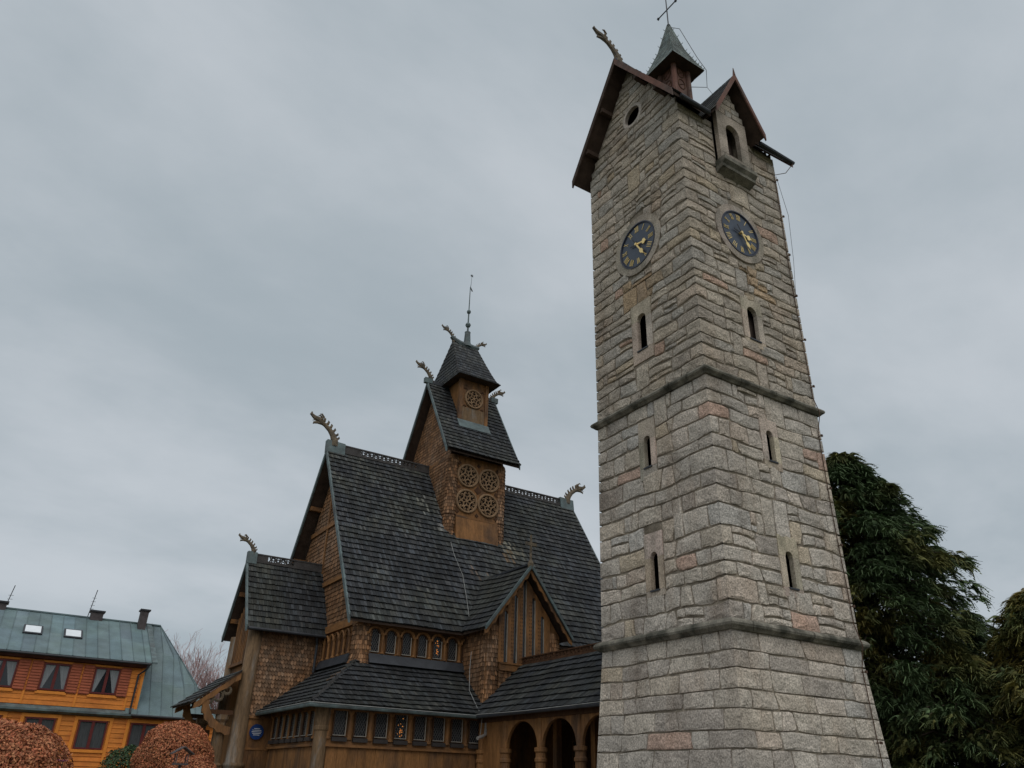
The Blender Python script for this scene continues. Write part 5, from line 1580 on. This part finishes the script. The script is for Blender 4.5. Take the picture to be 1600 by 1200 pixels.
def house_window(cx_, z0, w, h, drawn):
    fr = MB(); t = .075; y0, y1 = HY - .03, HY + .07
    fr.box((cx_ - w / 2, y0, z0), (cx_ - w / 2 + t, y1, z0 + h)); fr.box((cx_ + w / 2 - t, y0, z0), (cx_ + w / 2, y1, z0 + h))
    fr.box((cx_ - w / 2 + t, y0, z0), (cx_ + w / 2 - t, y1, z0 + t)); fr.box((cx_ - w / 2 + t, y0, z0 + h - t), (cx_ + w / 2 - t, y1, z0 + h))
    fr.box((cx_ - .075, y0 + .01, z0 + t), (cx_ + .075, y1, z0 + h - t))
    wo = fr.build('window', 'maroon', house)
    for s in (-1, 1):
        a, b = sorted((cx_ + s * .075, cx_ + s * (w / 2 - t)))
        mb = MB().box((a, HY + .035, z0 + t), (b, HY + .045, z0 + h - t)); mb.build('pane', 'win_glass', wo)
        mb = MB(); yc = HY + .033; zt = z0 + h - t - .01; zb = z0 + t
        inx, outx = (b, a) if s < 0 else (a, b)
        n = 6
        if drawn:      # curtain gathered to the outer side
            for i in range(n):
                f0, f1 = i / n, (i + 1) / n
                top0, top1 = outx + (inx - outx) * f0 * .98, outx + (inx - outx) * f1 * .98
                bt0, bt1 = outx + (inx - outx) * f0 * .22, outx + (inx - outx) * f1 * .22
                d0, d1 = .004 * (i % 2), .004 * ((i + 1) % 2)
                mb.poly([(top0, yc - d0, zt), (top1, yc - d1, zt), (bt1, yc - d1, zb + .02), (bt0, yc - d0, zb + .02)])
        else:
            for i in range(n):
                x0_, x1_ = a + (b - a) * i / n, a + (b - a) * (i + 1) / n
                mb.poly([(x0_, yc - .004 * (i % 2), zb), (x1_, yc - .004 * ((i + 1) % 2), zb), (x1_, yc - .004 * ((i + 1) % 2), zt), (x0_, yc - .004 * (i % 2), zt)])
        mb.build('curtain', 'curtain' if drawn else 'sheer', wo)


for c in LOWC:
    if c > -2: house_window(c, 2.86, 1.40, 1.39, False)
for c in UPC:
    if c > -2:
        house_window(c, 5.58, 1.28, 1.34, True)
        for s in (-1, 1):
            x0_ = c + s * .66; x1_ = c + s * 1.20; a, b = sorted((x0_, x1_))
            mb = MB().box((a, HY - .02, 5.50), (b, HY + .03, 7.0)); sho = mb.build('shutter', 'shutter', house)
            zz = 5.54
            while zz < 6.95:
                mb = MB(); mb.prism([(a + .03, HY - .02, zz), (a + .03, HY - .055, zz + .01), (a + .03, HY - .022, zz + .13)], (b - a - .06, 0, 0)); mb.build('slat', 'shutter', sho); zz += .143
# cornice strip between the floors
mb = MB(); mb.prism([(HX0, HY + .1, 4.86), (HX0, HY - .30, 4.66), (HX0, HY - .30, 4.56), (HX0, HY - .1, 4.46), (HX0, HY + .1, 4.46)], (7.55 - HX0, 0, 0)); mb.build('cornice', 'verdigris', house)
# upper eave
mb = MB(); mb.prism([(HX0, HY + .1, 7.06), (HX0, HY - .22, 7.10), (HX0, HY - .34, 7.22), (HX0, HY - .34, 7.30), (HX0, HY + .1, 7.34)], (UX1 + .12 - HX0, 0, 0)); mb.build('eave_board', 'eave_red', house)
mb = MB().tube([(HX0, HY - .42, 7.26), (UX1 + .15, HY - .42, 7.26)], .06, 8); mb.build('gutter', 'iron', house)
mb = MB().tube([(UX1 + .02, HY - .40, 7.2), (UX1 + .0, HY - .36, 7.0), (7.36, HY - .10, 6.7), (7.34, HY - .10, 4.95), (7.34, HY - .3, 4.7)], .055, 8); mb.build('downpipe', 'iron', house)
# copper roofs built of single sheets with standing seams
RYH, RZH = HY + 5.0, 10.2


def sheet_roof(name, O, ua, ub, La, Lb, span, step, tone=(.88, 1.12), rows=2):
    O, ua, ub = Vector(O), Vector(ua).normalized(), Vector(ub).normalized(); n = ua.cross(ub)
    deck = MB(); P = lambda a, b, h=0: O + ua * a + ub * b + n * h
    q = []
    for b in (0, Lb):
        s = span(b); q.append((s[0], s[1]))
    deck.hexa([P(q[0][0], 0, -.12), P(q[0][1], 0, -.12), P(q[1][1], Lb, -.12), P(q[1][0], Lb, -.12)], [P(q[0][0], 0, -.01), P(q[0][1], 0, -.01), P(q[1][1], Lb, -.01), P(q[1][0], Lb, -.01)])
    ro = deck.build(name, 'copper', house)
    a = min(q[0][0], q[1][0]); amax = max(q[0][1], q[1][1])
    while a < amax - .02:
        a1 = min(a + step, amax)
        cutb = [0] + [Lb * (k + rnd(-.12, .12)) / rows for k in range(1, rows)] + [Lb]
        for b0, b1 in zip(cutb[:-1], cutb[1:]):
            def cl(a_, b_): s = span(b_); return max(s[0], min(s[1], a_))
            w0, w1 = cl(a1, b0) - cl(a, b0), cl(a1, b1) - cl(a, b1)
            if max(w0, w1) < .05: continue
            t = rnd(*tone); col = (t * rnd(.95, 1.05), t, t * rnd(.96, 1.04))
            mb = MB(); g_ = .006
            lo = [P(cl(a, b0) + g_, b0 + g_), P(cl(a1, b0) - g_, b0 + g_), P(cl(a1, b1) - g_, b1), P(cl(a, b1) + g_, b1)]
            mb.hexa(lo, [p + n * .012 for p in lo], col)
            # standing seam on the right edge
            p0, p1 = P(cl(a1, b0), b0), P(cl(a1, b1), b1)
            mb.bar(p0 + n * .02, p1 + n * .02, .03, .05, up=n, col=(t * .8, t * .8, t * .8))
            mb.build('roof_sheet', 'copper', ro)
        a = a1
    return ro


sl_d = math.hypot(5.4, RZH - 7.34)
sheet_roof('dormer_roof', (-3, HY - .38, 7.34), (1, 0, 0), (0, 5.4, RZH - 7.34), 11, sl_d, lambda b: (0, UX1 + .2 + 3), .62)
sl_m = math.hypot(5.3, RZH - 4.62)
sheet_roof('main_roof', (7.1, HY - .28, 4.62), (1, 0, 0), (0, 5.28, RZH - 4.62), 5, sl_m, lambda b: (.0, 5.0 - (5.0 - 1.62) * b / sl_m), .62, rows=3)
mb = MB(); mb.poly([(12.1, HY - .28, 4.62), (12.1, HY + 10.3, 4.62), (8.72, RYH, RZH)]); mb.poly([(-3, RYH, RZH), (8.72, RYH, RZH), (12.1, HY + 10.3, 4.62), (-3, HY + 10.3, 4.62)]); mb.build('rear_roof', 'copper', house)
mb = MB(); mb.prism([(UX1, HY + .0, 4.9), (UX1, HY + .0, 7.3), (UX1, RYH - .1, RZH - .1)], (.06, 0, 0)); mb.build('dormer_cheek', 'copper', house)
mb = MB(); mb.prism([(UX1 + .2, HY - .40, 7.30), (UX1 + .2, HY - .40, 7.40), (UX1 + .2, RYH, RZH + .06), (UX1 + .2, RYH, RZH - .04)], (.28, 0, 0)); mb.build('roof_flashing', 'verdigris', house)
mb = MB().box((-3, RYH - .12, RZH - .02), (8.72, RYH + .12, RZH + .06)); mb.build('ridge_cap', 'copper', house)
mb = MB(); mb.prism([(7.5, HY + .1, 4.50), (7.5, HY - .34, 4.50), (7.5, HY - .36, 4.62), (7.5, HY + .1, 4.66)], (4.7, 0, 0)); mb.build('eave_board', 'eave_red', house)
mb = MB().tube([(7.4, HY - .40, 4.60), (12.2, HY - .40, 4.58)], .06, 8); mb.build('gutter', 'iron', house)
for (xa, xb, zb_, zt_, yy) in ((-.75, .12, 9.6, 10.45, RYH), (4.60, 5.28, 9.6, 10.55, RYH), (7.3, 7.74, 9.3, 10.86, RYH - .6)):
    mb = MB().box((xa, yy - .3, zb_), (xb, yy + .3, zt_)); ch = mb.build('chimney', 'chimney', house)
    mb = MB().box((xa - .08, yy - .38, zt_), (xb + .08, yy + .38, zt_ + .10)); mb.build('cap', 'iron', ch)
for xa in (1.24, 3.28):
    def rp(x, f, h=0): return Vector((x, HY - .38 + 5.4 * f, 7.34 + (RZH - 7.34) * f)) + Vector((0, -.468, .884)) * h
    f0, f1 = .40, .60
    mb = MB(); mb.hexa([rp(xa, f0, .0), rp(xa + .96, f0, .0), rp(xa + .96, f1, .0), rp(xa, f1, .0)], [rp(xa, f0, .09), rp(xa + .96, f0, .09), rp(xa + .96, f1, .09), rp(xa, f1, .09)]); sk = mb.build('skylight', 'iron', house)
    mb = MB(); mb.hexa([rp(xa + .09, f0 + .02, .095), rp(xa + .87, f0 + .02, .095), rp(xa + .87, f1 - .02, .095), rp(xa + .09, f1 - .02, .095)], [rp(xa + .09, f0 + .02, .105), rp(xa + .87, f0 + .02, .105), rp(xa + .87, f1 - .02, .105), rp(xa + .09, f1 - .02, .105)]); mb.build('pane', 'skylight', sk)
for xa, hgt in ((4.45, 1.5), (.05, 1.15)):
    mb = MB().tube([(xa, RYH, 10.1), (xa + .18, RYH, 10.4 + hgt)], .025, 5)
    for k in range(4 if hgt > 1.3 else 2): mb.bar((xa - .12 + .12, RYH - .2, 10.7 + k * .22), (xa + .25, RYH + .2, 10.78 + k * .22), .02)
    mb.build('antenna', 'iron', house)

# ================================================================== VEGETATION
def np_object(name, verts, faces_n, tint, mat, parent, kind=None):
    """verts (N, k, 3) -> one polygon of k corners each"""
    N, k, _ = verts.shape
    me = bpy.data.meshes.new(name)
    me.vertices.add(N * k); me.vertices.foreach_set('co', (verts - np.array(ORG[parent])).astype(np.float32).ravel())
    me.loops.add(N * k); me.loops.foreach_set('vertex_index', np.arange(N * k, dtype=np.int32))
    me.polygons.add(N); me.polygons.foreach_set('loop_start', np.arange(0, N * k, k, dtype=np.int32)); me.polygons.foreach_set('loop_total', np.full(N, k, dtype=np.int32))
    me.materials.append(M[mat])
    at = me.attributes.new('tint', 'FLOAT_COLOR', 'FACE'); at.data.foreach_set('color', np.concatenate([tint, np.ones((N, 1))], 1).astype(np.float32).ravel())
    me.update(); me.validate()
    o = bpy.data.objects.new(name, me); COL.objects.link(o); o.parent = parent; ORG[o] = ORG[parent]
    if kind: o['kind'] = kind
    return o


def conifer(name, label, x, y, H, prof, nspray, seed, warm, group, spray=.45, base=0.4):
    rg = np.random.default_rng(seed); rr = random.Random(seed)
    root = thing(name, label, 'tree', (x, y, 0), group)
    mb = MB(); mb.tube([(x, y, 0), (x + .1, y, H * .4), (x, y + .05, H * .75), (x, y, H * .97)], [.42, .3, .16, .03], 10); mb.build('trunk', 'bark', root)
    zs_, rs_ = zip(*prof)
    mb = MB(); tips = []
    nb = int(nspray / 46)
    for i in range(nb):
        z = base + (H - base) * (1 - math.sqrt(rr.random()) * .995) if False else base + (H - base) * rr.random() ** .9
        a = rr.uniform(0, 2 * math.pi)
        Rm = float(np.interp(z, zs_, rs_)) * (1 + .30 * mnoise.noise(Vector((math.cos(a) * 1.6, math.sin(a) * 1.6, z * .7 + seed)))) * rr.uniform(.74, 1.10)
        p0 = Vector((x, y, z - Rm * .12)); d = Vector((math.cos(a), math.sin(a), 0))
        p1 = p0 + d * Rm * .5 + Vector((0, 0, Rm * .17)); p2 = p0 + d * Rm + Vector((0, 0, Rm * .02))
        mb.tube([p0, p1, p2], [.05, .03, .008], 4, caps=False)
        for k in range(50):
            f = 1 - rr.random() ** 1.4 * .72
            q = p0.lerp(p1, f * 2) if f < .5 else p1.lerp(p2, f * 2 - 1)
            side = Vector((-d.y, d.x, 0)) * rr.uniform(-.5, .5) * (1.22 - f) * max(Rm, 1.2) * .5
            tips.append((q + side + Vector((0, 0, rr.uniform(-.22, .12))), a + rr.uniform(-.9, .9), f, z))
    mb.build('limbs', 'bark', root)
    # one drooping spray = rachis with paired narrow leaflets, as quads
    tv = []
    for s in range(9):
        t = s / 8
        px, pz = .52 * t, .08 * math.sin(t * 2.0) - .55 * t ** 2
        ln = .22 * (1 - .65 * t) + .05
        for sg in (-1, 1):
            a0 = np.array([px, 0, pz]); a1 = np.array([px + ln * .7, sg * ln * .8, pz - ln * .5])
            w = np.array([.05, -sg * .03, .03])
            tv.append([a0 - w * .6, a0 + w * .6, a1 + w * .25, a1 - w * .25])
    tv.append([[.5, -.02, -.2], [.5, .02, -.2], [.80, .012, -.52], [.80, -.012, -.52]])
    T = np.array(tv)
    out = []; tin = []
    for (p, a, f, z) in tips:
        sc_ = spray * rg.uniform(.6, 1.25) * (1.3 if f > .93 else 1)
        ca, sa = math.cos(a), math.sin(a); tl = rg.uniform(-.5, .45); ct, st_ = math.cos(tl), math.sin(tl)
        ro = rg.uniform(-.7, .7); cr_, sr_ = math.cos(ro), math.sin(ro)
        Q = T * sc_
        Q = np.stack([Q[..., 0], Q[..., 1] * cr_ - Q[..., 2] * sr_, Q[..., 1] * sr_ + Q[..., 2] * cr_], -1)
        Q = np.stack([Q[..., 0] * ct - Q[..., 2] * st_, Q[..., 1], Q[..., 0] * st_ + Q[..., 2] * ct], -1)
        Q = np.stack([Q[..., 0] * ca - Q[..., 1] * sa, Q[..., 0] * sa + Q[..., 1] * ca, Q[..., 2]], -1) + np.array(p)
        out.append(Q)
        t = rg.uniform(.65, 1.45); br = max(0, mnoise.noise(Vector(p) * .5 + Vector((seed, 0, 0))) * 1.4 + warm * rg.uniform(.2, 1.2))
        tin.append(np.tile(np.array([[t * (1 + 1.3 * br), t * (1 + .25 * br), t * (1 - .25 * br)]]), (len(T), 1)))
    np_object('foliage', np.concatenate(out), 4, np.concatenate(tin), 'conifer', root, kind='stuff')
    return root


conifer('conifer_tree', 'tall dense dark green conifer with drooping sprays behind the stone tower', 28.4, 18.4, 14.5,
        [(0, 3.5), (3, 3.7), (6, 3.9), (8.4, 3.95), (10, 3.5), (12, 2.4), (13.3, 1.5), (14.2, .9), (14.7, .35)], 36000, 3, .05, 'conifers beside the tower')
conifer('conifer_tree', 'lower olive brown conifer at the right edge of the view', 29.0, 12.6, 8.0,
        [(0, 3.4), (2, 3.3), (4, 2.8), (6, 1.9), (7.3, 1.0), (8.1, .3)], 15000, 11, .75, 'conifers beside the tower', spray=.42)
conifer('conifer_tree', 'short bronze green conifer standing in front of the tall dark one', 27.6, 15.2, 6.6,
        [(0, 3.0), (2, 2.9), (4, 2.2), (5.6, 1.1), (6.4, .3), (6.7, .1)], 9000, 23, .5, 'conifers beside the tower', spray=.42)


def leaf_shrub(name, label, c, rad, n, leaf, mat, seed, ztop, group=None, cat='shrub'):
    rg = np.random.default_rng(seed)
    root = thing(name, label, cat, (c[0], c[1], 0), group)
    mb = MB(); rr = random.Random(seed)
    for i in range(26):
        a = rr.uniform(0, 6.28); e = rr.uniform(.2, 1.4)
        d = Vector((math.cos(a) * math.cos(e) * rad[0], math.sin(a) * math.cos(e) * rad[1], math.sin(e) * rad[2]))
        mb.tube([(c[0], c[1], 0), Vector((c[0], c[1], c[2] - rad[2] * .4)) + d * .3, Vector(c) + d * .93], [.03, .02, .006], 4, caps=False)
    mb.build('stems', 'bark', root)
    u = rg.normal(size=(n, 3)); u /= np.linalg.norm(u, axis=1)[:, None]
    u[:, 2] = np.where(u[:, 2] < -.55, -u[:, 2], u[:, 2])
    bump = np.array([mnoise.noise(Vector(p * 3.2) + Vector((seed, 0, 0))) for p in u]) * .09
    rho = 1 - rg.exponential(.10, n) + bump
    rho = np.clip(rho, .3, 1.12)
    P = u * rho[:, None] * np.array(rad) + np.array(c)
    k1 = rg.normal(size=(n, 3)); k1 = k1 * .75 + np.array([0, 0, -.1]) ; k1 -= u * (np.sum(k1 * u, 1)[:, None]) * .55
    k1 /= np.linalg.norm(k1, axis=1)[:, None]
    k2 = np.cross(k1, u + rg.normal(size=(n, 3)) * .5); k2 /= np.linalg.norm(k2, axis=1)[:, None]
    nn = np.cross(k1, k2)
    L = leaf * rg.uniform(.6, 1.3, n)[:, None]
    v = np.stack([P - k1 * L * .5, P + k2 * L * .32 + nn * L * .08, P + k1 * L * .5, P - k2 * L * .32 + nn * L * .08], 1)
    t = rg.uniform(.6, 1.5, n); w = rg.uniform(-.2, .2, n)
    tint = np.stack([t, t * (1 + w), t * (1 + w * .8)], 1)
    np_object('foliage', v, 4, tint, mat, root, kind='stuff')
    return root


leaf_shrub('beech_shrub', 'big clipped rust brown beech dome at the lower left corner', (.62, 15.0, 1.28), (1.05, 1.05, 1.10), 34000, .047, 'beech', 1, 2.4, 'clipped beech shrubs')
leaf_shrub('beech_shrub', 'round clipped rust brown beech between green shrub and porch', (5.38, 26.5, 2.0), (1.12, 1.12, 1.17), 34000, .058, 'beech', 2, 3.2, 'clipped beech shrubs')
leaf_shrub('beech_shrub', 'low rust brown beech mound below the bird feeder', (5.25, 23.4, 1.20), (.85, .85, .98), 18000, .05, 'beech', 5, 2.2, 'clipped beech shrubs')
leaf_shrub('green_shrub', 'small dark green evergreen bush beside the round beech', (4.75, 29.7, 1.35), (1.0, 1.0, 1.2), 9000, .07, 'boxleaf', 4, 2.5)

# bird feeder standing among the shrubs
fx, fy, fz = 4.62, 21.9, 2.22
bf = thing('bird_feeder', 'small dark wooden bird feeder on a post in front of the beech', 'bird feeder', (fx, fy, 0))
mb = MB().tube([(fx, fy, 0), (fx, fy, fz - .28)], .035, 6); mb.build('post', 'chimney', bf)
mb = MB().box((fx - .16, fy - .14, fz - .30), (fx + .16, fy + .14, fz - .26)); mb.build('tray', 'chimney', bf)
for s in (-1, 1):
    for q in (-1, 1):
        mb = MB().box((fx + s * .13 - .012, fy + q * .11 - .012, fz - .26), (fx + s * .13 + .012, fy + q * .11 + .012, fz - .06)); mb.build('corner_post', 'chimney', bf)
    mb = MB(); mb.hexa([(fx, fy - .20, fz + .09), (fx + s * .25, fy - .20, fz - .07), (fx + s * .25, fy + .20, fz - .07), (fx, fy + .20, fz + .09)], [(fx, fy - .20, fz + .115), (fx + s * .25, fy - .20, fz - .045), (fx + s * .25, fy + .20, fz - .045), (fx, fy + .20, fz + .115)])
    mb.build('roof_board', 'chimney', bf)

# pink flower poking up beside the near shrub
px_, py_, pz_ = 1.25, 13.2, 1.80
fw = thing('pink_flower', 'single pink flower head at the edge of the near shrub', 'flower', (px_, py_, 0))
mb = MB().tube([(px_, py_, 0), (px_ + .03, py_, .9), (px_, py_, pz_)], [.012, .009, .006], 5); mb.build('stem', 'boxleaf', fw)
for k in range(9):
    a = 2 * math.pi * k / 9; mb = MB()
    d = Vector((math.cos(a), math.sin(a), .35)); s = Vector((-math.sin(a), math.cos(a), 0)); c = Vector((px_, py_, pz_))
    mb.poly([c, c + d * .045 + s * .028, c + d * .085, c + d * .045 - s * .028]); mb.build('petal', 'petal', fw)


def bare_tree(name, label, x, y, H, seed, group, spread=1.0):
    rr = random.Random(seed)
    root = thing(name, label, 'tree', (x, y, 0), group)
    trunk = MB(); tw = MB()
    def grow(p, d, ln, r, lev):
        n = 3; pts = [p]; q = p.copy(); dd = d.copy()
        for i in range(n):
            dd = (dd + Vector((rr.gauss(0, .09), rr.gauss(0, .09), rr.gauss(0.02, .05)))).normalized(); q = q + dd * ln / n; pts.append(q.copy())
        (trunk if lev < 2 else tw).tube(pts, [max(.009, r * (1 - .35 * i / n)) for i in range(n + 1)], 6 if lev < 2 else 3, caps=False)
        if lev >= 7: return
        nb = 3 if lev < 5 else 2
        for k in range(nb + (1 if lev in (1, 2) else 0)):
            f = rr.uniform(.45, 1.0) if k else 1.0
            b = pts[0].lerp(pts[-1], f) if f < 1 else pts[-1]
            ax = Vector((rr.gauss(0, 1), rr.gauss(0, 1), rr.gauss(0, .5))).normalized()
            nd = (dd + ax * rr.uniform(.35, .62) * spread + Vector((0, 0, .16))).normalized()
            grow(b, nd, ln * rr.uniform(.68, .86), r * .55, lev + 1)
    grow(Vector((x, y, 0)), Vector((0, 0, 1)), H * .25, .26, 0)
    trunk.build('trunk', 'bark', root); tw.build('twigs', 'twig', root, kind='stuff')


bare_tree('bare_tree', 'leafless reddish twigged tree rising behind the copper roof', 13.2, 66, 13.2, 6, 'leafless trees behind the house')
bare_tree('bare_tree', 'smaller leafless tree beside the vestibule of the church', 15.6, 64, 10.8, 9, 'leafless trees behind the house')
